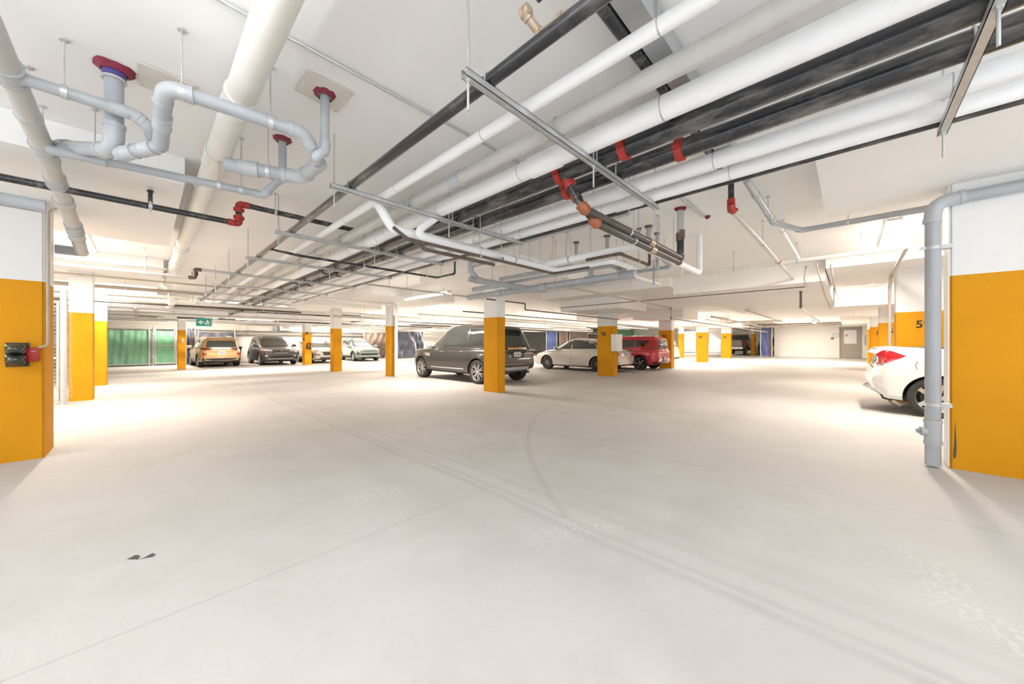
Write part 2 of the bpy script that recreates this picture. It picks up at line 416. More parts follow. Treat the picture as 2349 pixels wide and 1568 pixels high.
# ------------------------------------------------------------------ pipes
def corner_arc(p0, p1, p2, br, n=6):
    a = (p0 - p1).normalized(); b = (p2 - p1).normalized()
    ang = math.acos(max(-1, min(1, a.dot(b)))); d = min(br / math.tan(ang/2), (p0-p1).length*.48, (p2-p1).length*.48)
    s, e = p1 + a*d, p1 + b*d; out = []
    for k in range(n+1):
        t = k/n; out.append(s*(1-t)**2 + p1*(2*t*(1-t)) + e*t*t)
    return out
def hanger(root, p, r, top=CEIL, mat='galv', rod_r=.005):
    """clamp band round a pipe with a threaded rod up to the ceiling"""
    p = Vector(p)
    h = build('hanger', MB().cyl((p.x, p.y, p.z + r), (p.x, p.y, top), rod_r, 6).cyl((p.x,p.y,top-.012),(p.x,p.y,top),.022,8), mat, root)
    return h
def band(root, p, t, r, parent=None, mat='galv', w=.028):
    t = Vector(t).normalized(); p = Vector(p)
    return build('clamp', MB().cyl(p - t*w/2, p + t*w/2, r + .006, 18), mat, parent or root)
def pipe(name, label, pts, r, mat, fit=None, br=None, coup=(), hang=(), group=None, cat='pipe', n=16, top=CEIL, fitname='elbow', cmat=None):
    """a pipe run: pts polyline; elbows are children; coup = fractions (seg, t); hang = (seg, t)"""
    pts = [Vector(p) for p in pts]; mid = pts[0]
    t = thing(name, label, cat, tuple(mid), 0, group)
    br = br if br is not None else r * 1.8
    path = [pts[0]]
    for i in range(1, len(pts)-1): path += corner_arc(pts[i-1], pts[i], pts[i+1], br)
    path.append(pts[-1])
    build('pipe', MB().tube(path, r, n), mat, t)
    if fit:
        for i in range(1, len(pts)-1):
            arc = corner_arc(pts[i-1], pts[i], pts[i+1], br)
            a0 = (arc[0]-arc[1]).normalized(); a1 = (arc[-1]-arc[-2]).normalized()
            e = MB().tube([arc[0] + a0*r*.8] + arc + [arc[-1] + a1*r*.8], r*1.1, n)
            e.cyl(arc[0] + a0*r*.75, arc[0] + a0*r*1.35, r*1.19, n).cyl(arc[-1] + a1*r*.75, arc[-1] + a1*r*1.35, r*1.19, n)
            build(fitname, e, fit, t)
    for sg, f in coup:
        a, b = pts[sg], pts[sg+1]; d = (b-a).normalized(); p = a.lerp(b, f)
        build('coupling', MB().cyl(p - d*r*1.1, p + d*r*1.1, r*1.14, n).cyl(p - d*r*1.2, p - d*r*.95, r*1.2, n).cyl(p + d*r*.95, p + d*r*1.2, r*1.2, n), cmat or fit or mat, t)
    for sg, f in hang:
        a, b = pts[sg], pts[sg+1]; p = a.lerp(b, f)
        h = hanger(t, p, r, top); band(t, p, b-a, r, h)
    return t
def grooved(parent, p, d, r, mat='red'):
    """grooved coupling: two half shells with bolt pads"""
    p = Vector(p); d = Vector(d).normalized(); s = d.cross(Vector((0,0,1)))
    if s.length < .1: s = Vector((1,0,0))
    s.normalize()
    mb = MB().cyl(p - d*.024, p + d*.024, r*1.22, 20).cyl(p-d*.03, p+d*.03, r*1.12, 20)
    for k in (-1, 1):
        c = p + s*k*(r*1.36); mb.cyl(c - d*.02, c + d*.02, r*.3, 8)
        mb.cyl(c - d.cross(s)*r*.45, c + d.cross(s)*r*.45, r*.12, 6)
    return build('grooved_coupling', mb, mat, parent)

# the long bundle of pipes on trapeze hangers (all run along Y)
HS = 1.40
def tang(px, py):
    d = ray(px, py); return math.atan2(d.z, d.x)
def fitY(e1, e2):
    p1, p2 = tang(*e1), tang(*e2); ph = (p1+p2)/2; ha = abs(p1-p2)/2
    k = 1/math.sin(ha); r = HS / (k*math.sin(ph) - 1)
    return r*k*math.cos(ph), EYE + r*k*math.sin(ph), r
BY0, BY1 = -3.2, 17.5
BUN = [('black', (1121,164), (1140,195), 'black_steel_pipe', 'small black steel pipe on the left side of the overhead bundle'),
       ('insul', (1348,140), (1358,178), 'insulated_pipe', 'slim white insulated pipe, second from the left in the bundle'),
       ('pvcl', (1500,146), (1500,206), 'drain_pipe', 'grey plastic drain pipe in the overhead bundle'),
       ('insul', (1500,226), (1500,290), 'insulated_pipe', 'thick white insulated pipe left of the two black pipes'),
       ('black', (2173,0), (2234,57), 'black_steel_pipe', 'upper thick black steel pipe with red couplings in the bundle'),
       ('black', (2349,19), (2349,96), 'black_steel_pipe', 'lower thick black steel pipe with a red coupling in the bundle'),
       ('insul', (2349,110), (2349,173), 'insulated_pipe', 'white insulated pipe just right of the black pipes'),
       ('insul', (2349,176), (2349,226), 'insulated_pipe', 'outermost white insulated pipe on the right of the bundle')]
M['pvcl'] = simple('pale grey pvc pipe', (.56, .56, .54), .4, var=.08, scale=5)
bun = []
for mt, e1, e2, nm, lab in BUN:
    x, z, r = fitY(e1, e2); bun.append((x, z, r))
for (mt, e1, e2, nm, lab), (x, z, r) in zip(BUN, bun):
    z = EYE + HS + r
    t = thing(nm, lab, 'pipe', (x, 5, z), 0, 'long pipes of the overhead bundle')
    y1 = {0: 15.5, 1: 17.5, 2: 9.2, 3: 14.5}.get(bun.index((x, z, r)) if (x, z, r) in bun else 9, 17)
    build('pipe', MB().cyl((x, BY0, z), (x, y1, z), r, 24), mt, t)
    if mt == 'insul':
        for y in (1.2 + r*8, 4.1 + r*10):
            if r > .05: build('coupling', MB().cyl((x, y-.14, z), (x, y+.14, z), r*1.13, 24), mt, t)
        for y in [BY0 + 1.2*k + r*6 for k in range(14)]:
            build('seam', MB().cyl((x, y-.004, z), (x, y+.004, z), r*1.008, 24), 'galv', t)
    if mt == 'pvcl':
        for y in (2.55, 3.3, 6.2): build('coupling', MB().cyl((x, y-.07, z), (x, y+.07, z), r*1.12, 24).cyl((x,y-.085,z),(x,y-.06,z),r*1.17,24), 'pvc_fit', t)
bx = [b[0] for b in bun]; br_ = [b[2] for b in bun]
def on_bundle(i, px, py):
    return P(px, py, X=bx[i]).y
roots = {o.get('label'): o for o in bpy.data.objects if o.get('label')}
R4 = roots[BUN[4][4]]; R5 = roots[BUN[5][4]]
z4, z5 = EYE+HS+br_[4], EYE+HS+br_[5]
grooved(R4, (bx[4], on_bundle(4, 1432, 345), z4), (0,1,0), br_[4])
grooved(R5, (bx[5], on_bundle(5, 1560, 345), z5), (0,1,0), br_[5])
for px, py, i, R_ in ((1285,400,4,R4),(1302,435,5,R5)):
    grooved(R_, (bx[i], on_bundle(i, px, py), EYE+HS+br_[i]), (0,1,0), br_[i])
for k, y in enumerate((7.6, 9.4)):
    grooved(R4, (bx[4], y, z4), (0,1,0), br_[4], 'brownsteel'); grooved(R5, (bx[5], y + .1, z5), (0,1,0), br_[5], 'brownsteel')
# thin dark pipe beyond the last insulated one
xe = bx[7] + br_[7] + .05
t = thing('conduit', 'thin black conduit along the right edge of the overhead bundle', 'conduit', (xe, 4, 2.66))
build('conduit_tube', MB().cyl((xe, BY0, EYE+HS+.03), (xe, 14, EYE+HS+.03), .022, 10), 'black', t)
xe2 = xe + .10
t = thing('cable_tray', 'narrow grey cable tray beside the overhead pipe bundle', 'cable tray', (xe2, 5, 2.7))
tr = MB().box((xe2-.045, 1.75, EYE+HS+.02), (xe2+.045, 9.5, EYE+HS+.026)).box((xe2-.045,1.75,EYE+HS+.02),(xe2-.041,9.5,EYE+HS+.06)).box((xe2+.041,1.75,EYE+HS+.02),(xe2+.045,9.5,EYE+HS+.06))
build('tray', tr, 'galv', t)
for y in (2.2, 3.9, 5.6, 7.3, 9.0): hanger(t, (xe2, y, EYE+HS+.02), 0)

# trapeze hangers
yT = P(1068, 160, Z=EYE+HS).y; xL = P(1062, 158, Z=EYE+HS).x; xR = P(1515, 470, Z=EYE+HS).x
y2 = P(753, 418, Z=EYE+HS).y; dY = y2 - yT
print('strut', yT, y2, dY, xL, xR, [tuple(round(q,3) for q in b) for b in bun])
def strut(y, lab):
    z = EYE + HS
    t = thing('trapeze_hanger', lab, 'pipe hanger', ((xL+xR)/2, y, z), 0, 'steel channel hangers under the pipe bundle')
    ch = MB().box((xL, y-.021, z-.041), (xR, y+.021, z-.038)).box((xL,y-.021,z-.041),(xR,y-.018,z)).box((xL,y+.018,z-.041),(xR,y+.021,z))
    ch.box((xL,y-.021,z-.003),(xR,y-.010,z)).box((xL,y+.010,z-.003),(xR,y+.021,z))
    build('channel', ch, 'galv', t, smooth=False)
    gap = ((bx[3] + br_[3]) + (bx[4] - br_[4])) / 2
    for xx in (xL + .03, gap, xR - .05):
        build('threaded_rod', MB().cyl((xx, y, z-.20), (xx, y, CEIL), .0065, 8).cyl((xx,y,z-.055),(xx,y,z-.041),.014,6).cyl((xx,y,z),(xx,y,z+.012),.014,6), 'galv', t)
    for i in (0, 2, 4, 5):
        x, zz, r = bun[i]; zc = z + r
        pts = [(x - r*1.08, y, z), (x - r*1.08, y, zc)] + [(x + r*1.08*math.cos(a), y, zc + r*1.08*math.sin(a)) for a in [PI*(1-k/8) for k in range(1, 9)]] + [(x + r*1.08, y, z)]
        build('pipe_strap', MB().tube(pts, .006, 6), 'galv', t)
labs = ['nearest trapeze hanger, at the upper right corner', 'trapeze hanger nearest above the open floor, carrying the whole bundle', 'second full trapeze hanger under the pipe bundle',
        'third full trapeze hanger under the pipe bundle', 'fourth full trapeze hanger under the pipe bundle', 'fifth trapeze hanger down the pipe bundle', 'sixth trapeze hanger down the pipe bundle', 'far trapeze hanger, last but one down the bundle', 'farthest trapeze hanger of the pipe bundle']
for k in range(-1, 8): strut(yT + k*dY, labs[k+1])

# ------------------------------------------------------------------ strip lights
def strip(x, y, z, L, axis, label, susp=0, w=.16, on=True, up=0, col=None, pw=1):
    t = thing('strip_light', label, 'ceiling light', (x, y, z), 0, 'fluorescent strip lights')
    hx, hy = (w/2, L/2) if axis == 'Y' else (L/2, w/2)
    build('housing', rbox((0,0,.055), (hx*2, hy*2, .05), .01), 'whitep', t, local=True)
    ln = MB().grid(lambda u, v: Vector(((math.cos(v*PI))*(hx if axis=='Y' else 1)*.92 if axis=='Y' else (u-.5)*L*.98,
                                        (u-.5)*L*.98 if axis=='Y' else math.cos(v*PI)*hy*.92, .03-.05*math.sin(v*PI))), 2, 10)
    build('diffuser', ln, 'lens_on', t, local=True)
    for k in (-1, 1):
        e = rbox((0 if axis=='Y' else k*hx, k*hy if axis=='Y' else 0, .028), (hx*2 if axis=='Y' else .02, .02 if axis=='Y' else hy*2, .085), .006)
        build('end_cap', e, 'whitep', t, local=True)
        if susp > .02:
            a = (0, k*hy*.7, .08) if axis == 'Y' else (k*hx*.7, 0, .08)
            build('suspension_rod', MB().cyl(a, (a[0], a[1], .08 + susp), .004, 6), 'galv', t, local=True)
    if on:
        ld = bpy.data.lights.new('strip_lamp', 'AREA'); ld.shape = 'RECTANGLE'; ld.size = w; ld.size_y = L
        ld.energy = LAMP_W * L / 2.4 * pw; ld.color = col or LAMP_C
        lo = bpy.data.objects.new('strip_lamp', ld); COL.objects.link(lo); lo.parent = t
        lo.location = (0, 0, -.03); lo.rotation_euler = (0, 0, 0 if axis == 'Y' else PI/2)
        if up:      # upward lamp added to brighten the ceiling
            l2 = bpy.data.lights.new('added_uplight', 'AREA'); l2.shape = 'RECTANGLE'; l2.size = w; l2.size_y = L
            l2.energy = ld.energy * up; l2.color = ld.color
            q = bpy.data.objects.new('added_uplight', l2); COL.objects.link(q); q.parent = t
            q.location = (0, 0, .10); q.rotation_euler = (PI, 0, 0 if axis == 'Y' else PI/2)
    return t
zc = CEIL - .085
strip(-.72, 9.45, zc, 2.1, 'Y', 'ceiling strip light behind the wide left column', pw=.55)
strip(-.72, 15.1, zc, 2.1, 'Y', 'ceiling strip light at left beyond the slim yellow column', pw=.6)
strip(6.05, 9.5, 2.70, 2.4, 'Y', 'hanging strip light above and left of the dark grey suv', CEIL-2.78, pw=.45)
NC = (.95, .98, 1.0)
for i, (x, y, ax) in enumerate(((-.72, .7, 'Y'), (2.4, -1.9, 'X'), (-3.8, 4.6, 'Y'), (8.4, -4.6, 'X'), (-3.6, -1.5, 'Y'))[:4]):  # unseen hanging lamps added to light the ceiling near the camera
    strip(x, y, 2.55, 2.4, ax, ['hanging strip light over the lane left of the viewer','hanging strip light over the lane right of the viewer','hanging strip light beside the wide left column','hanging strip light over the stall beyond the right column','hanging strip light farther back on the left'][i], CEIL-2.63, up=22, col=NC, pw=.010)
strip(8.5, -.45, zc, 2.3, 'X', 'bright strip light near the grey downpipe at upper right', pw=.42)
strip(13.9, -.45, zc, 2.0, 'X', 'smaller strip light beyond the numbered column on the right', pw=.6)
zz = P(1506, 699, X=15.5)
strip(15.0, 6.6, zc, 2.0, 'Y', 'strip light just beyond the column with the white control box')
strip(21.0, 6.6, zc - .3, 2.0, 'Y', 'strip light beyond the column right of the red hatchback')
strip(26.8, 6.6, zc - .3, 2.0, 'Y', 'farthest strip light in the row over the numbered columns')
strip(3.4, 20.4, zc, 2.2, 'X', 'strip light over the lane in front of the parked gold suv')  # strips from here on are added to brighten the far bays and lane
strip(10.0, 20.0, zc, 2.2, 'X', 'strip light in the far bay near the green suv')
strip(16.5, 20.0, zc, 2.2, 'X', 'strip light in the far bay before the blue tarpaulin')
strip(32.2, 2.2, 2.5, 2.0, 'Y', 'strip light beside the end wall door', pw=.15)
strip(25.0, 18.0, zc, 2.2, 'X', 'strip light in the deep bay behind the red car')
strip(40.0, 12.0, zc, 2.2, 'X', 'strip light in the locker area beyond the pickup truck')
strip(-5.6, 12.0, zc, 2.2, 'Y', 'strip light in the storage bay behind the chain link gate')
strip(20.5, -3.6, 2.35, 2.2, 'X', 'strip light above the right hand stalls')
strip(27.5, 1.6, 2.5, 2.2, 'X', 'strip light over the far end of the lane')
for i, (x, y) in enumerate(((10.5, 15.0), (18.0, 14.6), (24.5, 12.2), (12.0, 26.9), (18.0, 26.0), (31.0, 14.0))):  # further strips added to brighten the dark deep bays
    strip(x, y, zc, 2.2, 'X', ['strip light over the bay behind the dark grey suv','strip light over the bay behind the red car','strip light over the bay behind the pale silver suv','strip light near the brown tarpaulin at the back','strip light behind the big blue grey tarpaulin','strip light over the stalls left of the pickup truck'][i])
strip(2.0, 26.9, zc, 2.2, 'X', 'strip light above the stall of the gold suv')  # two more strips added to brighten the back wall
strip(8.0, 26.9, zc, 2.2, 'X', 'strip light above the stall of the white suv')

# ------------------------------------------------------------------ ceiling plumbing on the left
hc = CEIL
def pl(Z, *pp): return [P(x, y, Z=Z) for x, y in pp]
# 8 inch ivory main (Y direction)
a1, a2 = tang(580, 0), tang(700, 0); ph = (a1+a2)/2; ha = abs(a1-a2)/2; rI = .085; DI = rI/math.sin(ha)
xI, zI = DI*math.cos(ph), EYE + DI*math.sin(ph)
ivy = lambda px, py: P(px, py, X=xI).y
cps = [ivy(548, 268), ivy(497, 375), ivy(468, 450), ivy(415, 560), ivy(402, 600)]
t = thing('drain_main', 'large ivory drain pipe running overhead from the top edge to the far left', 'pipe', (xI, 5, zI))
build('pipe', MB().cyl((xI, -1.5, zI), (xI, 14.5, zI), rI, 28), 'ivory', t)
for i, y in enumerate(cps):
    L = .13 if i else .10
    build('coupling', MB().cyl((xI, y-L, zI), (xI, y+L, zI), rI*1.09, 28).cyl((xI, y+L-.03, zI), (xI, y+L+.01, zI), rI*1.14, 28).cyl((xI, y-L-.01, zI), (xI, y-L+.02, zI), rI*1.14, 28), 'ivory', t)
for y in (4.0, 8.2, 10.5):
    h = hanger(t, (xI, y, zI), rI); band(t, (xI, y, zI), (0,1,0), rI, h)
# lower trunk left
xT = -.53
tp = [V(xT, 2.6, EYE+1.57)] + [P(px, py, X=xT) for px, py in ((20,165),(100,340),(128,415),(170,520),(188,578))]
t = pipe('drain_main', 'grey plastic drain trunk sloping down the left edge of the ceiling', tp, .057, 'pvcl', 'pvc_fit', .05, coup=((2,.2),(3,.4),(4,.3)), hang=((1,.5),(3,.9)), cmat='pvcl', n=20)
e = tp[-1]
pipe('drain_pipe', 'grey drain pipe stub behind the wide left column', [e + V(-.02,.0,.0), e + V(-.205, .0, .0)], .055, 'pvc')
# short horizontal pipe entering the trunk lower left
j = P(105, 475, X=xT)
pipe('drain_pipe', 'short grey drain pipe joining the sloping trunk from the left edge', [j, j + V(-1.4,-.02,.03)], .05, 'pvc', coup=((0,.2),), cmat='pvc_fit')
# N1 : small pipe dropping to the loop
rN = .034
zN1 = EYE + 1.52
n1 = [P(35,175,Z=zN1), P(305,262,Z=zN1)]
lp = P(352, 325, Z=EYE+1.42)
pipe('drain_pipe', 'small grey drain pipe crossing from the trunk towards the riser loop', n1 + [P(345,292,Z=EYE+1.47), lp], rN, 'pvc', 'pvc_fit', .05, hang=((0,.38),), coup=((0,.86),))
# vertical 4 inch drop with purple/maroon firestop
a = P(262, 156, Z=hc); r4 = .046
b = V(a.x, a.y, P(262, 345, X=a.x).z)
tj = P(108, 332, X=xT)
tt = pipe('drain_pipe', 'grey vertical drain pipe with a maroon and purple firestop collar', [a, b, tj + V(.03, 0, 0)], r4, 'pvc', 'pvc_fit', .09, coup=((1,.75),))
def firestop(root, p, r, mat='maroon', rag=.35):
    mb = MB(); n = 22; random.seed(int(p[0]*100)); 
    rr = [r*(1.45 + rag*random.random()) for _ in range(n)]
    ring0 = [Vector((p[0]+rr[k]*math.cos(2*PI*k/n), p[1]+rr[k]*math.sin(2*PI*k/n), hc-.002)) for k in range(n)]
    ring1 = [Vector((p[0]+rr[k]*.93*math.cos(2*PI*k/n), p[1]+rr[k]*.93*math.sin(2*PI*k/n), hc-.010)) for k in range(n)]
    ring2 = [Vector((p[0]+r*1.02*math.cos(2*PI*k/n), p[1]+r*1.02*math.sin(2*PI*k/n), hc-.035)) for k in range(n)]
    fs = [(k,(k+1)%n,n+(k+1)%n,n+k) for k in range(n)] + [(n+k,n+(k+1)%n,2*n+(k+1)%n,2*n+k) for k in range(n)]
    mb.add(ring0+ring1+ring2, fs); return build('firestop_collar', mb, mat, root)
firestop(tt, a, r4*1.35)
build('collar_band', MB().cyl((a.x,a.y,hc-.075),(a.x,a.y,hc-.03), r4*1.22, 20), 'purple', tt)
build('collar_band', MB().cyl((a.x,a.y,hc-.088),(a.x,a.y,hc-.072), r4*1.3, 20), 'galv', tt)
# short piece from elbow to riser base
rb_ = P(368, 335, Z=b.z+.02)
pipe('drain_pipe', 'short grey pipe linking the vertical drop to the riser base', [b + V(.02,0,-.02), rb_], .04, 'pvc', coup=((0,.25),(0,.7)), cmat='pvc_fit')
# riser and N4 run with the trap and V2
zN4 = EYE + 1.47
q1 = P(390, 203, Z=zN4); q0 = rb_
q2 = P(640, 290, Z=zN4)
v2 = P(745, 213, Z=hc)
q3 = P(697, 306, Z=zN4); q4 = P(728, 368, Z=EYE + 1.36)
pipe('drain_pipe', 'grey riser and overhead run looping across the ivory pipe', [q0 + V(-.0,0,0), V(q1.x-.02, q1.y, q1.z), q3, q4], .040, 'pvc', 'pvc_fit', .075, coup=((0,.45),), hang=((1,.72),(1,.1)))
vb = P(745, 352, X=v2.x).z
t = pipe('drain_pipe', 'grey vertical pipe with a crimson firestop under a cream plate', [v2, V(v2.x, v2.y, vb+.02), V(v2.x-.06, v2.y, vb-.04), q4 + V(.01,.01,0)], .031, 'pvc', 'pvc_fit', .05)
firestop(t, v2, .05)
# V3 and N5
v3 = P(648, 318, Z=hc); z3 = P(648, 405, X=v3.x).z
t = pipe('drain_pipe', 'short grey vertical pipe with a dark red firestop, turning into the long small drain', [v3, V(v3.x, v3.y, z3), P(605, 447, Z=z3-.13), V(tp[2].x+.05, P(605,447,Z=z3-.13).y+.25, z3-.11)], .032, 'pvc', 'pvc_fit', .04, hang=((2,.13),(2,.25)), coup=((2,.8),))
firestop(t, v3, .045)
# branch wye from the ivory main
w0 = P(517, 377, X=xI - .02)
z6 = w0.z
pipe('drain_pipe', 'grey branch pipe leaving the ivory main and curving up to the trap', [w0, P(690, 407, Z=z6), q4 + V(.03, .03, .0)], .050, 'pvc', 'pvc_fit', .1, coup=((0,.3),), hang=((0,.55),))
# black sprinkler main with red fittings
zb = EYE + 1.38
e0 = P(548, 513, Z=zb); zt_ = P(553, 460, X=e0.x).z
def sprinkler_main(p_far, e0, ztop, p_end, r, label, mat='black', rm='red'):
    t = thing('sprinkler_main', label, 'pipe', tuple(e0))
    dirn = (e0 - p_far).normalized()
    up = V(e0.x, e0.y, ztop)
    d2 = (p_end - up).normalized()
    build('pipe', MB().cyl(p_far, e0 - dirn*r*1.5, r, 16), mat, t)
    build('riser', MB().cyl(e0 + V(0,0,r*1.5), up - V(0,0,r*1.5), r, 16), mat, t)
    build('pipe', MB().cyl(up + d2*r*1.5, p_end, r, 16), mat, t)
    build('elbow', MB().tube(corner_arc(e0 - dirn*r*2.4, e0, e0 + V(0,0,r*2.4), r*2.2), r*1.2, 16), rm, t)
    build('elbow', MB().tube(corner_arc(up - V(0,0,r*2.4), up, up + d2*r*2.4, r*2.2), r*1.2, 16), rm, t)
    grooved(t, e0 - dirn*r*2.3, dirn, r, rm); grooved(t, e0 + V(0,0,r*2.2), (0,0,1), r, rm)
    grooved(t, up - V(0,0,r*2.2), (0,0,1), r, rm); grooved(t, up + d2*r*2.3, d2, r, rm)
    return t
pf = V(-6, e0.y, zb); pe = V(P(860, 518, Z=zt_).x, e0.y, zt_)
smt = sprinkler_main(pf, e0, zt_, pe, .031, 'black sprinkler pipe from the left edge with a red elbow riser')
for px in (345, 640):
    p = P(px, 480 if px == 345 else 478, Z=zb if px == 345 else zt_); p.y = e0.y; hanger(smt, p, .031); band(smt, p, (1,0,0), .031)
p = P(345, 470, Z=zb); p.y = e0.y
t = thing('sprinkler', 'upright black sprinkler fitting with clip on the black pipe', 'sprinkler', (p.x, p.y, zb+.04))
build('body', MB().cyl((p.x,p.y,zb+.03),(p.x,p.y,zb+.14),.018,12).cyl((p.x,p.y,zb+.14),(p.x,p.y,zb+.16),.026,12), 'black', t)
build('frame', MB().tube([(p.x-.018,p.y,zb+.16),(p.x-.02,p.y,zb+.185),(p.x,p.y,zb+.205),(p.x+.02,p.y,zb+.185),(p.x+.018,p.y,zb+.16)], .004, 6).cyl((p.x,p.y,zb+.205),(p.x,p.y,zb+.209),.024,12), 'galv', t)
build('clip', MB().box((p.x-.008,p.y-.034,zb-.06),(p.x+.008,p.y+.034,zb+.045)), 'galv', t)
# second bay sprinkler
zb2 = EYE + 1.36
e2 = P(447, 637, Z=zb2); zt2 = P(452, 610, X=e2.x).z
s2 = sprinkler_main(V(-7, e2.y, zb2), e2, zt2, V(P(640, 628, Z=zt2).x, e2.y, zt2), .032, 'grey sprinkler pipe with a maroon riser in the second bay on the left', 'galv', 'brownsteel')
for px in (238, 332): 
    p = P(px, 617, Z=zb2); p.y = e2.y; h = hanger(s2, p, .032); band(s2, p, (1,0,0), .032, h)
zg = EYE+1.62; yg = P(250, 603, Z=zg).y
pipe('steel_pipe', 'thin steel pipe above the second bay sprinkler pipe', [V(-6, yg, zg), V(.35, yg, zg)], .022, 'galv', hang=((0,.6),(0,.95)))
# cream patch plates
def plate(pp, label):
    pts = [P(x, y, Z=hc-.004) for x, y in pp]; c = sum(pts, Vector())/4
    t = thing('patch_plate', label, 'plate', tuple(c))
    lo = [p - V(0,0,.006) for p in pts]
    build('sheet', MB().add(pts + lo, [(0,1,2,3),(7,6,5,4),(0,4,5,1),(1,5,6,2),(2,6,7,3),(3,7,4,0)]), 'plate', t, smooth=False)
    for k in range(4):
        q = lo[k].lerp(c, .12); build('screw', MB().cyl(q, q - V(0,0,.006), .005, 8), 'galv', t)
plate([(705,160),(814,213),(774,258),(676,205)], 'cream patch plate round the crimson firestop')
plate([(316,140),(455,197),(446,241),(318,193)], 'long cream patch plate above the riser loop')
zc1 = hc - .02; yc = P(660, 85, Z=zc1).y
pipe('conduit', 'thin steel conduit fixed across the ceiling behind the pipes', [V(-1.5, yc, zc1), V(P(1200,370,Z=zc1).x, yc, zc1)], .010, 'galv', hang=(), cat='conduit', n=8)
# free rods from ceiling
for px, y0, y1 in ((98,243,330),(218,250,330)):
    a = P(px, y0, Z=hc); zz_ = P(px, y1, X=a.x).z
    t = setp(build('threaded_rod', MB().cyl((a.x,a.y,zz_),(a.x,a.y,hc),.005,6).cyl((a.x,a.y,hc-.012),(a.x,a.y,hc),.02,8), 'galv'), 'threaded rod hanging from the ceiling at left, ' + ('nearer the edge' if px == 98 else 'behind the maroon collared drop'), 'rod')
# signal light on the wide left column
yf = 6.34
def onf(px, py): return P(px, py, Y=yf)
t = thing('signal_light', 'black two lens signal light with green glow on the left column', 'signal light', tuple(onf(40, 812)))
c0, c1 = onf(15, 787), onf(66, 838)
for k, (ya, yb) in enumerate(((789, 811), (813, 836))):
    p, q = onf(17, ya), onf(64, yb); c = (p+q)/2
    build('lens_housing', rbox((c.x, yf-.07, c.z), (abs(q.x-p.x), .14, abs(p.z-q.z)), .025, 3), 'gloss', t)
    lc = V(c.x, yf-.14, c.z); w, h = abs(q.x-p.x)*.42, abs(p.z-q.z)*.42
    build('lens', MB().grid(lambda u, v: lc + V(w*math.sin(u*PI/2)*math.cos(2*PI*v), -.035*math.cos(u*PI/2), h*math.sin(u*PI/2)*math.sin(2*PI*v)), 6, 24), 'lensblk', t)
    build('indicator', MB().cyl((p.x+.012, yf-.150, p.z-.010), (p.x+.012, yf-.146, p.z-.010), .004, 8), 'greenled', t)
bp, bq = onf(10, 783), onf(70, 842)
build('back_plate', boxm((bp.x+.008, yf-.012, bq.z+.012), (bq.x-.008, yf, bp.z-.012)), 'blackp', t)
p, q = onf(62, 797), onf(92, 828)
t = thing('junction_box', 'red junction plate beside the black signal light', 'junction box', tuple((p+q)/2))
build('red_plate', rbox(((p.x+q.x)/2, yf-.02, (p.z+q.z)/2), (abs(q.x-p.x), .04, abs(p.z-q.z)), .006), 'redplate', t)
build('slot', boxm(((p.x+q.x)/2-.012, yf-.043, (p.z+q.z)/2+.03), ((p.x+q.x)/2+.018, yf-.04, (p.z+q.z)/2+.034)), 'plateb', t)
a = onf(103, 485); b = onf(104, 775)
pipe('conduit', 'steel conduit running down the wide left column to the red plate', [V(a.x+.09, yf-.02, a.z+.06), V(b.x+.02, yf-.02, a.z+.02), V(b.x+.02, yf-.02, onf(104,792).z), V(q.x - .01, yf-.02, onf(92,797).z)], .013, 'beige', br=.06, cat='conduit')

# ------------------------------------------------------------------ pipes branching off the bundle
# red tees and the two dark branch lines
def dark_branch(px0, py0, i, corner, end, Z, r, riser_px, lab, up_to=hc):
    x, z0 = bx[i], EYE+HS+br_[i]
    c = P(*corner, Z=Z); s0 = V(x + br_[i]*.3, on_bundle(i, px0, py0), z0 - br_[i]*.6); e = P(*end, Z=Z); e.y = c.y
    c.x = max(c.x, x + .02)
    t = thing('branch_pipe', lab, 'pipe', tuple(s0))
    build('drop', MB().cyl(s0, c, r*.95, 18), 'black', t)
    build('tee_saddle', MB().cyl(s0 - (c-s0).normalized()*.01, s0 + (c-s0).normalized()*.08, r*1.35, 18), 'red', t)
    d = (c-s0).normalized()
    arc = corner_arc(c - d*r*2.2, c, c + V(r*2.2,0,0), r*2)
    build('elbow', MB().tube(arc, r*1.25, 18).cyl(arc[0], arc[0]+d*r*.5, r*1.4, 18).cyl(arc[-1], arc[-1]-V(r*.5,0,0), r*1.4, 18), 'orange' if r > .03 else 'tan', t)
    build('pipe', MB().cyl(c + V(r*1.5,0,0), e - V(r*1.2,0,0), r, 18), 'steelb', t)
    m = c.lerp(e, .58); build('coupling', MB().cyl(m - V(.06,0,0), m + V(.06,0,0), r*1.25, 18), 'tan', t)
    up = V(e.x, e.y, up_to)
    build('elbow', MB().tube(corner_arc(e - V(r*2.2,0,0), e, e + V(0,0,r*2.2), r*2), r*1.18, 18), 'brownsteel', t)
    zm = e.z + (up_to - e.z)*.42
    build('riser', MB().cyl(e + V(0,0,r*1.6), V(e.x,e.y,zm), r*.95, 16), 'black', t)
    build('union', MB().cyl((e.x,e.y,zm-.02),(e.x,e.y,zm+.09), r*1.3, 8), 'brownsteel', t)
    build('riser', MB().cyl((e.x,e.y,zm+.08), up, r*.9, 16), 'galv', t)
    firestop(t, up, r*1.2, 'maroon', .2)
    for f in (.36,):
        q = c.lerp(e, f); h = hanger(t, q, r); band(t, q, (1,0,0), r, h)
    return t
M['steelb'] = simple('dark steel pipe', (.10, .095, .09), .35, .5, var=.3, scale=8)
dark_branch(1297, 405, 4, (1338, 478), (1573, 590), EYE+1.16, .036, 1572, 'upper dark branch pipe dropping from the red tee to a grey riser')
dark_branch(1313, 438, 5, (1350, 503), (1552, 603), EYE+1.10, .036, 1552, 'lower dark branch pipe beside the one from the red tee')
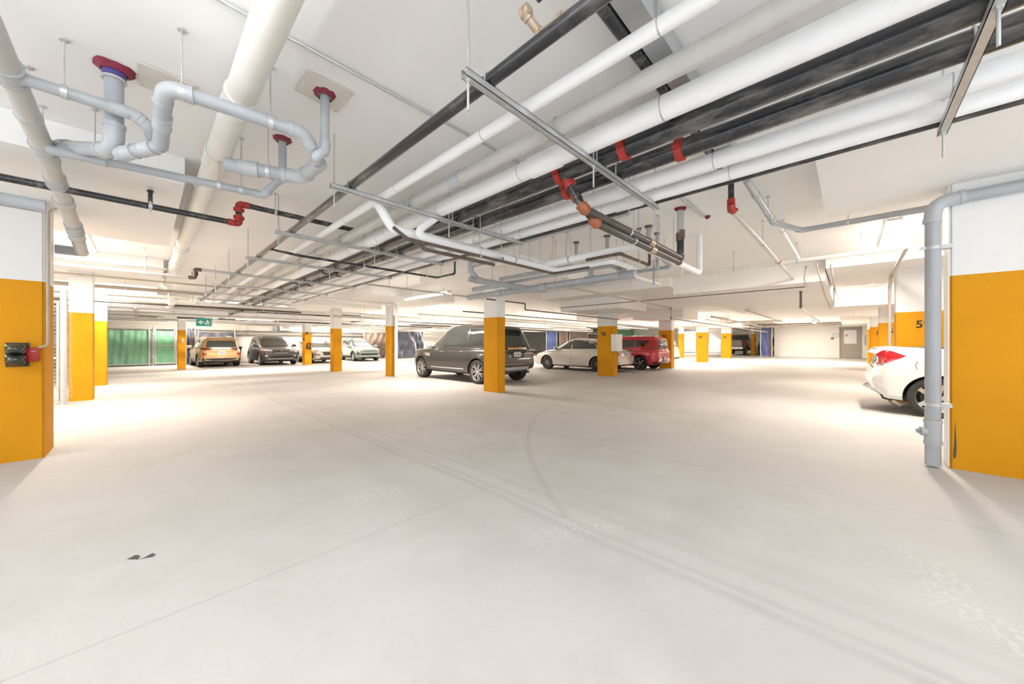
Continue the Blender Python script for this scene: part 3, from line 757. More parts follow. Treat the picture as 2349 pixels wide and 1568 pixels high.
# white insulated branches
zw = EYE + 1.20
W = [(900,524),(1235,609),(1470,563),(1595,627)]
p0 = V(bx[1] + .02, P(862, 478, X=bx[1]).y, EYE+HS+.02)
ww = [P(*q, Z=zw) for q in W]; ww[1].y = ww[0].y; ww[2].x = ww[1].x; ww[3].y = ww[2].y
pipe('insulated_pipe', 'white insulated branch pipe crossing under the bundle and bending to a riser', [p0] + ww + [V(ww[3].x, ww[3].y, hc)], .047, 'insul', None, .09, hang=((1,.5),(2,.35),(1,.9)), n=18)
zw2 = EYE + 1.14
W2 = [P(945,538,Z=zw2), P(1232,628,Z=zw2), P(1400,596,Z=zw2)]
W2[1].y = W2[0].y; W2[2].x = W2[1].x
p0 = V(bx[3] + .03, W2[0].y, EYE+HS+.02)
pipe('insulated_pipe', 'second white insulated branch beneath the first, with a shorter bend', [p0 + V(-.02,0,0), W2[0], W2[1], W2[2], W2[2] + V(.7,.0,.0)], .042, 'insul', None, .09, n=18, hang=((1,.62),))
# angle support
a, b = P(1108, 605, Z=EYE+1.06), P(1185, 592, Z=EYE+1.06)
t = thing('support_bracket', 'steel angle bracket under the white branch pipes', 'bracket', tuple(a))
xk = a.x; y0_, y1_ = ww[0].y - .30, ww[0].y + .30
build('channel', MB().box((xk-.02, y0_, EYE+1.05), (xk+.02, y1_, EYE+1.053)).box((xk-.02,y0_,EYE+1.05),(xk-.017,y1_,EYE+1.09)).box((xk+.017,y0_,EYE+1.05),(xk+.02,y1_,EYE+1.09)), 'galv', t, smooth=False)
for yy in (y0_+.03, y1_-.03): build('threaded_rod', MB().cyl((xk,yy,EYE+1.02),(xk,yy,hc),.006,6), 'galv', t)
# brown steam pair below
zs = EYE + 1.02
B1 = [P(935,548,Z=zs), P(1240,632,Z=zs), P(1345,611,Z=zs)]; B1[1].y = B1[0].y; B1[2].x = B1[1].x
pipe('copper_pipe', 'thin brown pipe hugging the underside of the white branch pipes', [B1[0] + V(-.15,0,.08)] + B1, .017, 'brownsteel', 'brownsteel', .04, n=10, hang=((1,.4),))
B2 = [P(975,572,Z=zs-.05), P(1075,598,Z=zs-.05)]; B2[1].y = B2[0].y
pipe('copper_pipe', 'short brown pipe below the white branch pipes', [B2[0] + V(-.12,0,.06)] + B2 + [B2[1] + V(.35,0,0)], .018, 'brownsteel', 'brownsteel', .04, n=10)
B3 = [P(1345,596,Z=EYE+1.12), P(1428,584,Z=EYE+1.12)]; B3[1].x = B3[0].x
pipe('copper_pipe', 'brown pipe with a squared riser right of the white bend', [B3[0], B3[1], B3[1] + V(.9,0,0), B3[1] + V(.9,0,.35)], .02, 'brownsteel', 'brownsteel', .03, n=10, hang=((1,.6),))
# dark sprinkler branch
zd = EYE + 1.30; c = P(668, 583, Z=zd)
e = P(1005, 636, Z=zd); e.y = c.y; f_ = P(1047, 628, Z=zd); f_.x = e.x
pipe('sprinkler_pipe', 'thin black sprinkler branch zigzagging under the bundle', [V(bx[0], c.y+.35, EYE+HS), V(c.x-.02, c.y+.05, zd+.02), c + V(.1,0,0), e, f_, f_ + V(0,0,.42)], .019, 'black', 'black', .05, n=10, hang=((2,.4),(2,.9)))
c = P(830, 650, Z=EYE+1.42); e = P(975, 668, Z=EYE+1.42); e.y = c.y
pipe('sprinkler_pipe', 'thin beige sprinkler pipe over the lane left of the hanging strip light', [c, e + V(2.2,0,0)], .02, 'beige', n=10, hang=((0,.3),(0,.6)))
# grey drain manifold over the central column
def yrun(name, lab, pA, pB, Z, r, mat='pvc', end=None, **kw):
    a, b = P(*pA, Z=Z), P(*pB, Z=Z); b.x = a.x
    pts = [a, b] + ([b + V(*end)] if end else [])
    return pipe(name, lab, pts, r, mat, 'pvc_fit' if mat == 'pvc' else mat, kw.pop('br', r*1.6), **kw), a, b
_, m0, m1 = yrun('drain_main', 'thick grey drain manifold crossing in front of the central column', (1076, 682), (1472, 632), EYE+1.04, .062, coup=((0,.25),(0,.55),(0,.8)), hang=((0,.3),(0,.62)))
_, k0, k1 = yrun('drain_pipe', 'grey drain pipe just behind the thick manifold', (1086, 664), (1180, 650), EYE+1.12, .045, coup=((0,.6),), hang=((0,.5),))
z_ = EYE + 1.06
a = P(1080, 640, Z=z_); b = P(1205, 664, Z=z_); b.y = a.y
pipe('drain_pipe', 'grey drain pipe with a vertical drop joining the manifold at its middle', [a + V(-.02,0,0), b, b + V(.22,-.25,-.02)], .05, 'pvc', 'pvc_fit', .08, coup=((0,.12),(0,.85)), hang=((0,.35),))
pipe('drain_pipe', 'grey vertical drop pipe below the brown pipes', [P(1080, 598, X=a.x), V(a.x, a.y, P(1080, 622, X=a.x).z), a + V(.14,0,.03)], .042, 'pvc', 'pvc_fit', .06)
yrun('drain_pipe', 'grey upper drain pipe above the manifold', (1148, 640), (1312, 610), EYE+1.22, .035, coup=((0,.4),), hang=((0,.6),))
yrun('drain_pipe', 'slim grey drain pipe between manifold and white pipes', (1166, 648), (1372, 600), EYE+1.18, .028, hang=((0,.5),), end=(.5,0,0))
_, s0, s1 = yrun('drain_pipe', 'long slim grey drain pipe reaching to the right of the manifold', (1345, 640), (1538, 612), EYE+1.22, .028, hang=((0,.4),(0,.75)), end=(-.5,0,.12))
yrun('drain_pipe', 'grey drain pipe below the manifold with a stepped end', (1258, 655), (1440, 640), EYE+1.0, .04, coup=((0,.5),), hang=((0,.3),))
for px, py0, py1, r, lab in ((1355, 600, 636, .036, 'short grey offset drop at the manifold end'), (1430, 602, 634, .04, 'short grey vertical drop right of the brown square riser'), (1500, 600, 652, .02, 'slim grey vertical pipe at the right end of the plumbing'), (1508, 595, 620, .02, 'short slim riser next to the slim grey vertical pipe')):
    Zb = EYE + 1.05; b = P(px, py1, Z=Zb); zt__ = P(px, py0, X=b.x).z
    pipe('drain_pipe', lab, [b, V(b.x, b.y, zt__ + .02)], r, 'pvc', coup=((0,.5),), cmat='pvc_fit', hang=((0,.9),))
a = P(1445, 630, Z=EYE+1.1); b = P(1505, 652, Z=EYE+1.1); b.y = a.y
pipe('drain_pipe', 'beige branch pipe running back from the slim grey drain', [a, b], .028, 'ivory', coup=((0,.9),), hang=((0,.9),))
# ceiling penetrations with collars
for i, (px, py, yb, r) in enumerate(((1322,555,588,.03),(1393,540,570,.032),(1488,518,560,.032),(1507,534,600,.025),(1466,523,535,.02),(1418,602,640,.016))):
    a = P(px, py, Z=hc); zz_ = P(px, yb, X=a.x).z
    lab = ['leftmost grey ceiling drop with a collar above the plumbing', 'second grey ceiling drop, behind the white bend', 'thick grey ceiling drop behind the upper dark branch', 'slim grey ceiling drop right of the thick one', 'stub collar on the ceiling beside the dark branch', 'tiny grey ceiling drop behind the manifold'][i]
    t = pipe('ceiling_drop', lab, [a, V(a.x, a.y, zz_)], r, 'pvc'); firestop(t, a, r*1.25, 'brownsteel', .15)
a = P(1622, 600, Z=hc)
# strapped small pipe
a = P(1556, 448, Z=hc-.03); b = P(1612, 496, Z=hc-.03); b.y = a.y
t = pipe('flexible_pipe', 'short silver flexible pipe strapped to the ceiling', [a, b, b + V(.06,0,.02)], .016, 'galv', coup=((0,.35),(0,.45),(0,.7)), n=10)
firestop(t, b + V(.12,-.03,0), .025, 'maroon', .3)
# right hand sprinkler run with red fitting
a = P(1677, 425, Z=hc-.10); zl = P(1677, 478, X=a.x).z
c = V(a.x, a.y, zl)
t = thing('sprinkler_main', 'steel sprinkler pipe with a bright red fitting, right of the bundle', 'pipe', tuple(c))
build('riser', MB().cyl((a.x,a.y,hc), c + V(0,0,.05), .03, 16), 'black', t)
build('elbow', MB().tube(corner_arc(c + V(0,0,.08), c, c + V(.08,0,0), .07), .040, 16), 'red', t)
grooved(t, c + V(0,0,.075), (0,0,1), .032); grooved(t, c + V(.08,0,0), (1,0,0), .032)
e = P(1838, 648, Z=zl); e.y = c.y
build('pipe', MB().cyl(c + V(.08,0,0), e, .028, 16), 'galv', t)
m = P(1750, 560, Z=zl); m.y = c.y; h = hanger(t, m, .028, hc); band(t, m, (1,0,0), .028, h)
m = P(1790, 600, Z=zl); m.y = c.y; grooved(t, m, (1,0,0), .026, 'red')
d = V(e.x + .9, e.y, e.z - .06); dl = P(1857, 706, X=d.x).z
build('pipe', MB().tube([e, e + V(.25,0,0), d], .024, 12), 'galv', t)
build('riser', MB().cyl(d, V(d.x,d.y,dl), .026, 12), 'brownsteel', t)
grooved(t, d - V(0,0,.06), (0,0,1), .026, 'brownsteel'); grooved(t, V(d.x,d.y,dl+.06), (0,0,1), .026, 'brownsteel')
build('pipe', MB().cyl((d.x,d.y,dl), (min(P(1905,742,Z=dl).x, 34), d.y, dl), .022, 12), 'galv', t)
# grey pvc dropping from the bundle then running right
zq = EYE + 1.62
a = P(1712, 412, Z=zq); b = P(1785, 508, Z=zq); b.y = a.y
c = P(1838, 528, Z=zq-.02); d = P(2135, 484, Z=zq-.02); d.x = c.x
pipe('drain_pipe', 'grey drain pipe from the bundle edge angling along the ceiling to the right', [a, b, c, d, d + V(0,-1.6,0)], .034, 'pvc', 'pvc_fit', .05, coup=((0,.3),(0,.9)), hang=((2,.4),(0,.75)))
a = P(1788, 518, Z=EYE+1.68); b = P(1838, 600, Z=EYE+1.68); b.y = a.y
pipe('insulated_pipe', 'slim white pipe below the angled grey drain', [a, b], .024, 'insul', hang=((0,.1),(0,.9)), n=10)
# long Y pipe and its return to the far downpipe
zl_ = EYE + 1.50
a = P(1563, 632, Z=zl_); b = P(2076, 573, Z=zl_); b.x = a.x
pipe('steel_pipe', 'long pale steel pipe crossing the right bay with a small riser at its left end', [a + V(0,0,.2), a, b], .033, 'ivory', 'ivory', .05, hang=((1,.3),(1,.6),(1,.85)), coup=((1,.45),))
c = P(2040, 640, Z=zl_-.2)
pipe('downpipe', 'slim grey downpipe on the numbered column, right side', [b, V(11.0, b.y + .0, zl_ - .05), V(11.12, facey(2041, 11.12), EYE+1.2), V(11.12, facey(2041, 11.12), 0)], .028, 'beige', 'beige', .06, coup=((2,.3),), hang=())
# thin black cable crossing
zk = 2.6 - .03
a = P(1283, 706, Z=zk); b = P(1842, 652, Z=zk); b.x = a.x
pipe('conduit', 'thin black line strung across the bays below the drop panels', [a, b], .010, 'black', cat='conduit', n=8)
# thin pipe with square step toward the column 90
zt = 2.40
a = P(1302, 658, Z=zt); b = P(1530, 706, Z=zt); b.y = a.y
c = V(b.x, b.y, P(1530, 731, X=b.x).z)
pipe('steel_pipe', 'thin brown steel pipe stepping down in front of the drop panel by column 90', [a, b, c, V(min(P(1700,764,Z=c.z).x, 30), c.y, c.z)], .022, 'beige', 'brownsteel', .03, n=10, hang=((0,.5),))
a = P(1155, 690, Z=2.35); b = P(1196, 697, Z=2.35); b.y = a.y
pipe('sprinkler_pipe', 'thin brown sprinkler pipe stepping down right of the central column', [a + V(-.6,0,0), b, b + V(0,0,-.17), b + V(5.5,0,-.17)], .017, 'brownsteel', 'brownsteel', .03, n=10)
# free hanging rods near the manifold
for i, (px, y0, y1) in enumerate(((1214,572,592),(1264,578,594),(1298,560,590),(1312,565,592),(1332,572,590),(1545,500,580),(1524,545,575),(1512,495,570))):
    a = P(px, y0, Z=hc); zz_ = max(2.2, P(px, y1, X=a.x).z)
    setp(build('threaded_rod', MB().cyl((a.x,a.y,zz_),(a.x,a.y,hc),.005,6), 'galv'), 'bare threaded rod hanging above the drain manifold, ' + ['leftmost','second from left','third from left','fourth from left','fifth from left','longest and rightmost','just left of the longest one','short one by the ceiling drops'][i], 'rod', 'bare rods above the manifold')
# duct and black pipe crossing above the bundle
def yedge(px, py): d = ray(px, py); return d.z/d.y
zD = 2.94
def y_at(px, py, h): d = ray(px, py); return h*d.y/d.z
ya, yb, yc_ = y_at(1400, 8, zD-EYE), y_at(1496, 42, zD-EYE), y_at(1368, 27, zD-EYE)
t = thing('air_duct', 'silver sheet metal duct crossing above the pipe bundle', 'duct', (3, (ya+yb)/2, zD))
build('duct_body', boxm((xL+.35, yb, zD-.0), (xR+.35, ya, zD+.12)), 'duct', t, smooth=False)
for x in (1.9, 2.7, 3.5): build('flange', boxm((x-.015, yb-.012, zD-.012), (x+.015, ya+.012, zD+.13)), 'duct', t, smooth=False)
pipe('black_steel_pipe', 'black pipe alongside the silver duct above the bundle', [V(xL+.3, (ya+yc_)/2+.01, zD+.02), V(xR+.25, (ya+yc_)/2+.01, zD+.02)], abs(ya-yc_)/2, 'black')
# tan elbow assembly on the small black pipe
x0, z0 = bx[0], EYE+HS+br_[0]
yE = P(1305, 48, X=x0).y; p1 = V(x0, yE, z0+.03); p2 = P(1240, 78, Z=z0+.05); p3 = P(1203, 30, Z=z0+.12)
t = thing('branch_pipe', 'tan elbow fittings looping off the small black pipe at the top', 'pipe fitting', tuple(p2))
build('nipple', MB().tube([p1] + corner_arc(p1, p2, p3, .03) + [p3], .020, 14), 'tan', t)
for q in (p1.lerp(p2,.25), p2, p3): build('collar', MB().cyl(q - (p2-p1).normalized()*.012, q + (p2-p1).normalized()*.012, .028, 14), 'tan', t)
build('elbow', MB().tube(corner_arc(p2.lerp(p3,.4), p3, p3 + V(0,-.10,.02), .05), .026, 14), 'tan', t)
build('pipe', MB().cyl(p3 + V(0,-.08,.015), p3 + V(0,-1.6,.02), .018, 14), 'black', t)

# ------------------------------------------------------------------ downpipe at the right edge
q = P(2140, 1065, Z=0); q.x = 5.50; q = V(5.50, P(2140, HY, X=5.50).y, 0); zt = P(2140, 470, X=q.x).z
a = V(q.x, P(2349, 430, X=q.x).y - .5, P(2200, 458, X=q.x).z)
t = pipe('downpipe', 'grey plastic downpipe against the right column, elbowing along it at the top', [V(q.x, -2.4, zt + .07), V(q.x, q.y, zt + .02), V(q.x, q.y, .02)], .056, 'pvc', 'pvc_fit', .13, n=24, hang=((0,.62),))
for py in (569, 927):
    z = P(2140, py, X=q.x).z
    cl = MB().cyl((q.x,q.y,z-.014),(q.x,q.y,z+.014),.060,24).box((q.x-.062,q.y+.05,z-.014),(q.x-.05,q.y+.095,z+.014)).box((q.x-.03,q.y-.12,z-.02),(q.x+.05,q.y-.05,z+.02))
    build('clamp', cl, 'galv', t)
z1, z2 = P(2140, 962, X=q.x).z, P(2140, 1018, X=q.x).z
build('tee', MB().cyl((q.x,q.y,z2),(q.x,q.y,z1),.061,24).cyl((q.x,q.y,z1-.03),(q.x,q.y,z1),.066,24).cyl((q.x,q.y,z2),(q.x,q.y,z2+.03),.066,24).cyl((q.x,q.y,(z1+z2)/2),(q.x-.02,q.y+.085,(z1+z2)/2),.045,20), 'pvc_fit', t)
build('cleanout_plug', MB().cyl((q.x-.02,q.y+.085,(z1+z2)/2),(q.x-.028,q.y+.112,(z1+z2)/2),.022,4), 'pvc', t)
# white downpipe on the 888 column
x = 6.5; y = facey(909, x); zt = P(909, 700, X=x).z
pipe('downpipe', 'white downpipe beside the yellow column left of the dark grey suv', [V(x-3.2, y+.1, zt+.06), V(x, y, zt), V(x, y, .02)], .055, 'ivory', 'ivory', .14, coup=((1,.9),), n=18)
t = setp(build('kick_board', boxm((6.63, 12.58, 0), (6.68, 12.75, 2.35)), 'whitep', smooth=False), 'white board on the side of the column with the white downpipe', 'board')

# ------------------------------------------------------------------ far pipework over the back stalls (X direction)
far = [ # y, z, r, x0, x1, material
 (11.9, 2.72, .022, -8, 3.4, 'beige'), (13.4, 2.66, .045, -8, 1.2, 'beige'), (14.6, 2.62, .05, -8, .9, 'ivory'), (14.9, 2.52, .035, -6, 2.6, 'insul'),
 (15.9, 2.60, .06, -8, 4.2, 'ivory'), (16.6, 2.50, .05, -8, 3.0, 'beige'), (17.4, 2.62, .07, -8, 6, 'ivory'), (18.2, 2.50, .045, -1.6, 9, 'insul'),
 (18.9, 2.66, .09, -8, 8, 'black'), (19.3, 2.50, .03, .5, 12, 'steelb'), (19.9, 2.56, .05, -8, 14, 'beige'), (20.8, 2.50, .045, -3, 18, 'insul'),
 (21.5, 2.62, .10, -2, 10, 'steelb'), (21.6, 2.46, .03, 2, 22, 'ivory'), (22.4, 2.52, .05, -8, 20, 'beige'), (23.1, 2.44, .025, -8, 24, 'brownsteel'),
 (25.4, 2.60, .06, -8, 24, 'ivory'), (26.2, 2.50, .03, -8, 22, 'steelb'), (27.2, 2.58, .08, -8, 26, 'beige'), (28.3, 2.48, .04, -8, 26, 'ivory'),
 (14.2, 2.60, .04, 8.6, 26, 'ivory'), (15.0, 2.50, .045, 5, 24, 'ivory'), (16.1, 2.56, .03, 7, 26, 'beige'), (17.3, 2.46, .05, 8, 28, 'insul'), (18.6, 2.58, .06, 9, 30, 'beige'),
 (20.3, 2.48, .04, 12, 30, 'ivory'), (22.9, 2.56, .07, 22, 40, 'beige'), (24.6, 2.46, .04, 12, 36, 'steelb'), (12.6, 2.50, .04, 12, 30, 'ivory'), (11.4, 2.56, .025, 9, 26, 'brownsteel'),
 (15.3, 2.44, .03, -8, 4.2, 'steelb'), (16.2, 2.40, .022, -8, 5, 'galv'), (17.9, 2.40, .03, -8, 12, 'insul'), (18.6, 2.38, .05, -1, 6, 'pvcl'), (19.6, 2.42, .06, -8, 9, 'ivory'),
 (20.3, 2.40, .025, -8, 18, 'galv'), (21.2, 2.38, .04, 1, 16, 'black'), (22.0, 2.38, .03, -8, 24, 'insul'), (24.2, 2.42, .05, -8, 26, 'pvcl'), (25.9, 2.40, .03, -8, 24, 'galv'), (26.8, 2.42, .05, 4, 26, 'ivory'),
 (14.6, 2.42, .025, 9.5, 24, 'galv'), (15.6, 2.40, .05, 5.5, 26, 'pvcl'), (16.8, 2.38, .03, 9, 30, 'steelb'), (18.0, 2.40, .04, 9, 30, 'ivory'), (19.0, 2.38, .05, 11, 30, 'brownsteel'), (13.3, 2.44, .03, 13, 28, 'pvcl'), (21.8, 2.40, .05, 23, 40, 'insul')]
words = {'galv': 'galvanised', 'pvcl': 'pale grey', 'beige': 'beige', 'ivory': 'ivory', 'insul': 'white insulated', 'black': 'black', 'steelb': 'dark steel', 'brownsteel': 'brown steel'}
seen = {}
ords = ['', ', second nearest', ', third nearest', ', fourth nearest', ', fifth nearest', ', farthest']
for i, (y, z, r, x0, x1, mt) in enumerate(sorted(far)):
    side = 'over the left rear stalls' if x0 < 0 and x1 < 7 else ('across the rear bays' if x0 < 4 else 'over the deep bays behind the grey suv')
    sz = 'thin' if r < .035 else ('medium' if r < .06 else 'thick')
    nb = int((x1-x0)/2.4); hg = tuple((0, (k+.5)/nb) for k in range(nb))
    kk = (side, sz, mt); nn = seen.get(kk, 0); seen[kk] = nn + 1
    pipe('overhead_pipe', f'{sz} {words[mt]} pipe {side}{ords[nn] if nn else ", nearest of its kind"}', [V(x0,y,z), V(x1,y,z)], r, mt, hang=hg[:5], coup=((0,.3),(0,.62)), group='far overhead ' + sz + ' ' + words[mt] + ' pipes ' + side, n=12)
for i, (x, y0, y1, z, r, mt) in enumerate(((.6,14.5,22,2.5,.09,'ivory'), (2.4,15.5,21,2.42,.05,'steelb'), (4.6,17.5,23,2.44,.045,'ivory'), (-.2,17,22,2.42,.05,'beige'), (7.8,18,27,2.42,.04,'brownsteel'), (11,15,26,2.42,.04,'ivory'), (14,14,27,2.40,.05,'beige'), (18,15,26,2.42,.045,'ivory'))):
    pipe('overhead_pipe', ['thick ivory cross pipe beneath the left far pipes','dark cross pipe under the end of the bundle','ivory cross pipe over the lane before the charcoal suv','beige cross pipe above the green fence','brown cross pipe over the white suv','ivory cross pipe over the green suv','beige cross pipe before the brown tarpaulin','ivory cross pipe before the blue tarpaulin'][i], [V(x,y0,z), V(x,y1,z), V(x+.6,y1,z-.02)], r, mt, mt, .1, coup=((0,.5),), n=12)
# ducts on the back wall
yb = 29.7
pipe('drain_main', 'thick grey pipe running along the back wall above the parked cars', [V(-3, yb-.05, 2.0), V(17.2, yb-.05, 2.0)], .15, 'pvcl', coup=((0,.2),(0,.4),(0,.75)), n=18)
for i, px in enumerate((560, 632, 808)):
    x = P(px, 770, Y=yb).x
    t = thing('pipe_bracket', ['left','middle','right'][i] + ' wall bracket holding the thick grey pipe on the back wall', 'bracket', (x, yb, 2.1), 0, 'back wall pipe brackets')
    build('rod', MB().cyl((x, yb-.06, 2.0), (x, yb-.06, 2.55), .03, 8).cyl((x,yb-.06,2.25),(x,yb-.06,2.31),.09,8), 'galv', t); build('clamp', MB().cyl((x-.06,yb-.05,2.0),(x+.06,yb-.05,2.0),.165,16), 'galv', t)
xv0, xv1 = P(645, 750, Y=yb).x, P(662, 750, Y=yb).x
t = thing('vent_grille', 'dark square vent grille high on the back wall', 'vent', ((xv0+xv1)/2, yb, 2.35))
zv0, zv1 = P(650, 755, Y=yb).z, P(650, 744, Y=yb).z
build('frame', MB().box((xv0-.15, yb-.35, zv0-.1), (xv1+.12, yb+.2, zv1+.12)), 'duct', t, smooth=False)
gr = MB()
for k in range(7): 
    z = zv0 + (zv1-zv0)*(k+.5)/7; gr.box((xv0, yb-.37, z-.02), (xv1, yb-.352, z+.015))
build('louvres', gr, 'doorp', t, smooth=False); build('opening', boxm((xv0, yb-.356, zv0), (xv1, yb-.351, zv1)), 'grout', t, smooth=False)
# small pipes in right far bay
for i, (x0, x1, y, z, r, mt, lab) in enumerate(((18,33.5,4.6,2.48,.045,'beige','medium beige pipe over the lane towards the end wall'),(19,34,5.1,2.42,.03,'ivory','thin ivory pipe above the numbered columns row'),(16,26,2.9,2.52,.03,'beige','beige pipe under the long lowered ceiling'))):
    pipe('overhead_pipe', lab, [V(x0,y,z), V(x1,y,z)], r, mt, n=12, hang=((0,.2),(0,.5)))
for i, (x, y0, y1, z, r, mt, lab) in enumerate(((31.5,-1,6,2.5,.06,'beige','beige pipe crossing above the end door'),(33.9,-.3,5,2.55,.06,'ivory','ivory pipe along the top of the end wall'),(29,-.5,5.5,2.52,.03,'brownsteel','thin brown pipe crossing before the end wall'),(24.5,2.8,8,2.52,.05,'beige','beige cross pipe before column 88'))):
    pipe('overhead_pipe', lab, [V(x,y0,z), V(x,y1,z)], r, mt, n=12, hang=((0,.3),(0,.7)))
# cracks in the lowered ceiling: surface conduits
for i, (a, b) in enumerate((((1905,605),(1928,700)),((1872,603),(1905,708)),((1849,612),(1849,660)))):
    pa, pb = P(*a, Z=2.61), P(*b, Z=2.61)
    if pb.x > 30: pb.x = 30
    pipe('conduit', ['surface conduit at the right edge of the lowered ceiling','bent surface conduit left of the edge conduit','short black conduit under the lowered ceiling'][i], [pa, pa.lerp(pb,.5)+V(0,.03,0), pb], .012, 'beige' if i < 2 else 'black', cat='conduit', n=6)

# ------------------------------------------------------------------ end wall: door, notices
xw = 34.6
def ow(px, py): return P(px, py, X=xw)
t = thing('door', 'taupe steel door with notices at the end of the lane', 'door', (xw, (dy0+dy1)/2, .22))
fz = P(1950, 750, X=xw).z; fb = .215
fr = MB().box((xw-.03, dy0-.07, fb), (xw+.1, dy0, fz)).box((xw-.03, dy1, fb), (xw+.1, dy1+.07, fz)).box((xw-.03, dy1, fz-.07), (xw+.1, dy0, fz))
build('door_frame', fr, 'doorp', t, smooth=False)
dl_ = build('door_leaf', boxm((xw+.02, dy1+.07, fb+.02), (xw+.07, dy0-.07, fz-.07)), 'doorp', t, smooth=False)
a, b = ow(1936, 757), ow(1965, 788)
n1_ = build('notice', boxm((xw+.005, b.y, b.z), (xw+.02, a.y, a.z)), 'poster', t, smooth=False)
pa = ow(1939,767); build('sticker', boxm((xw-.0, pa.y-.12, pa.z-.12), (xw+.005, pa.y, pa.z)), 'amber', n1_, smooth=False)
pa = ow(1951,766); build('sticker', boxm((xw-.0, pa.y-.2, pa.z-.14), (xw+.005, pa.y, pa.z)), 'signl', n1_, smooth=False)
pa = ow(1932, 787); build('door_handle', MB().cyl((xw+.02,pa.y,pa.z),(xw-.04,pa.y,pa.z),.02,8).cyl((xw-.04,pa.y+.01,pa.z),(xw-.04,pa.y-.13,pa.z),.015,8), 'chrome', t)
a, b = ow(1912, 765), ow(1924, 773)
t = thing('wall_sign', 'small pale framed notice left of the end door', 'sign', tuple((a+b)/2))
build('board', boxm((xw-.02, b.y, b.z), (xw, a.y, a.z)), 'signl', t, smooth=False); 
f = MB().box((xw-.03,b.y-.02,b.z-.02),(xw-.001,b.y,a.z+.02)).box((xw-.03,a.y,b.z-.02),(xw-.001,a.y+.02,a.z+.02)).box((xw-.03,b.y,a.z),(xw-.001,a.y,a.z+.02)).box((xw-.03,b.y,b.z-.02),(xw-.001,a.y,b.z)); build('frame', f, 'doorp', t, smooth=False)
a = ow(1909, 776); t = thing('card_reader', 'small dark card reader left of the end door', 'card reader', tuple(a))
build('reader', rbox((xw-.03, a.y, a.z), (.06,.12,.14), .01), 'blackp', t); build('button', rbox((xw-.065, a.y, a.z-.02), (.01,.05,.05), .004), 'plateb', t)
a, b = ow(1944, 741.5), ow(1957, 746.5)
t = thing('exit_sign', 'pale exit sign above the end door', 'sign', tuple((a+b)/2))
build('sign_body', boxm((xw-.08, b.y, b.z), (xw-.02, a.y, a.z)), 'signl', t, smooth=False)
tx = textm('EXIT', abs(a.z-b.z)*.95, .003, .004); xform(tx, Matrix.Translation((xw-.084,(a.y+b.y)/2,(a.z+b.z)/2)) @ Matrix(((0,0,-1),(-1,0,0),(0,1,0))).to_4x4())
build('sign_text', tx, 'signg', t, smooth=False)
a, b = ow(1981, 768), ow(1988, 792)
t = thing('fire_cabinet', 'pale blue wall cabinet right of the end door', 'cabinet', tuple((a+b)/2))
build('cabinet_body', boxm((xw-.16, b.y, b.z), (xw, a.y, a.z)), 'plateb', t, smooth=False); build('glass', boxm((xw-.17, b.y+.05, b.z+.05), (xw-.16, a.y-.05, a.z-.05)), 'clearlens', t, smooth=False)
a = P(2008, 732, X=27.6); t = thing('alarm_bell', 'dark red alarm box on the right hand row of columns', 'alarm', tuple(a))
build('box', rbox(tuple(a), (.12,.3,.3), .02), 'brownsteel', t); build('front', rbox((a.x-.07,a.y-.03,a.z), (.03,.16,.2), .01), 'whitep', t)
# exit sign hanging at the back left
a = P(468, 739, Y=18.4)
t = thing('exit_sign', 'green hanging exit sign with arrow and running figure', 'sign', tuple(a))
w, h = .235, .15
build('sign_body', boxm((a.x-w, a.y-.03, a.z-h), (a.x+w, a.y+.03, a.z+h)), 'signg', t, smooth=False)
ar = MB().add([V(a.x-w*.78,a.y-.034,a.z), V(a.x-w*.35,a.y-.034,a.z+h*.6), V(a.x-w*.35,a.y-.034,a.z+h*.2), V(a.x-w*.05,a.y-.034,a.z+h*.2), V(a.x-w*.05,a.y-.034,a.z-h*.2), V(a.x-w*.35,a.y-.034,a.z-h*.2), V(a.x-w*.35,a.y-.034,a.z-h*.6)], [(0,1,2,3,4,5,6)])
build('arrow_symbol', ar, 'signw', t, smooth=False)
fg = MB().cyl((a.x+w*.42,a.y-.031,a.z+h*.5),(a.x+w*.42,a.y-.036,a.z+h*.5),.025,10).box((a.x+w*.25,a.y-.036,a.z-h*.1),(a.x+w*.5,a.y-.031,a.z+h*.35)).box((a.x+w*.12,a.y-.036,a.z-h*.6),(a.x+w*.3,a.y-.031,a.z-h*.05)).box((a.x+w*.42,a.y-.036,a.z-h*.6),(a.x+w*.62,a.y-.031,a.z-h*.05)).box((a.x+w*.5,a.y-.036,a.z+h*.1),(a.x+w*.8,a.y-.031,a.z+h*.3))
build('figure_symbol', fg, 'signw', t, smooth=False)
build('suspension_rod', MB().cyl((a.x,a.y,a.z+h),(a.x,a.y,hc),.012,6), 'galv', t)

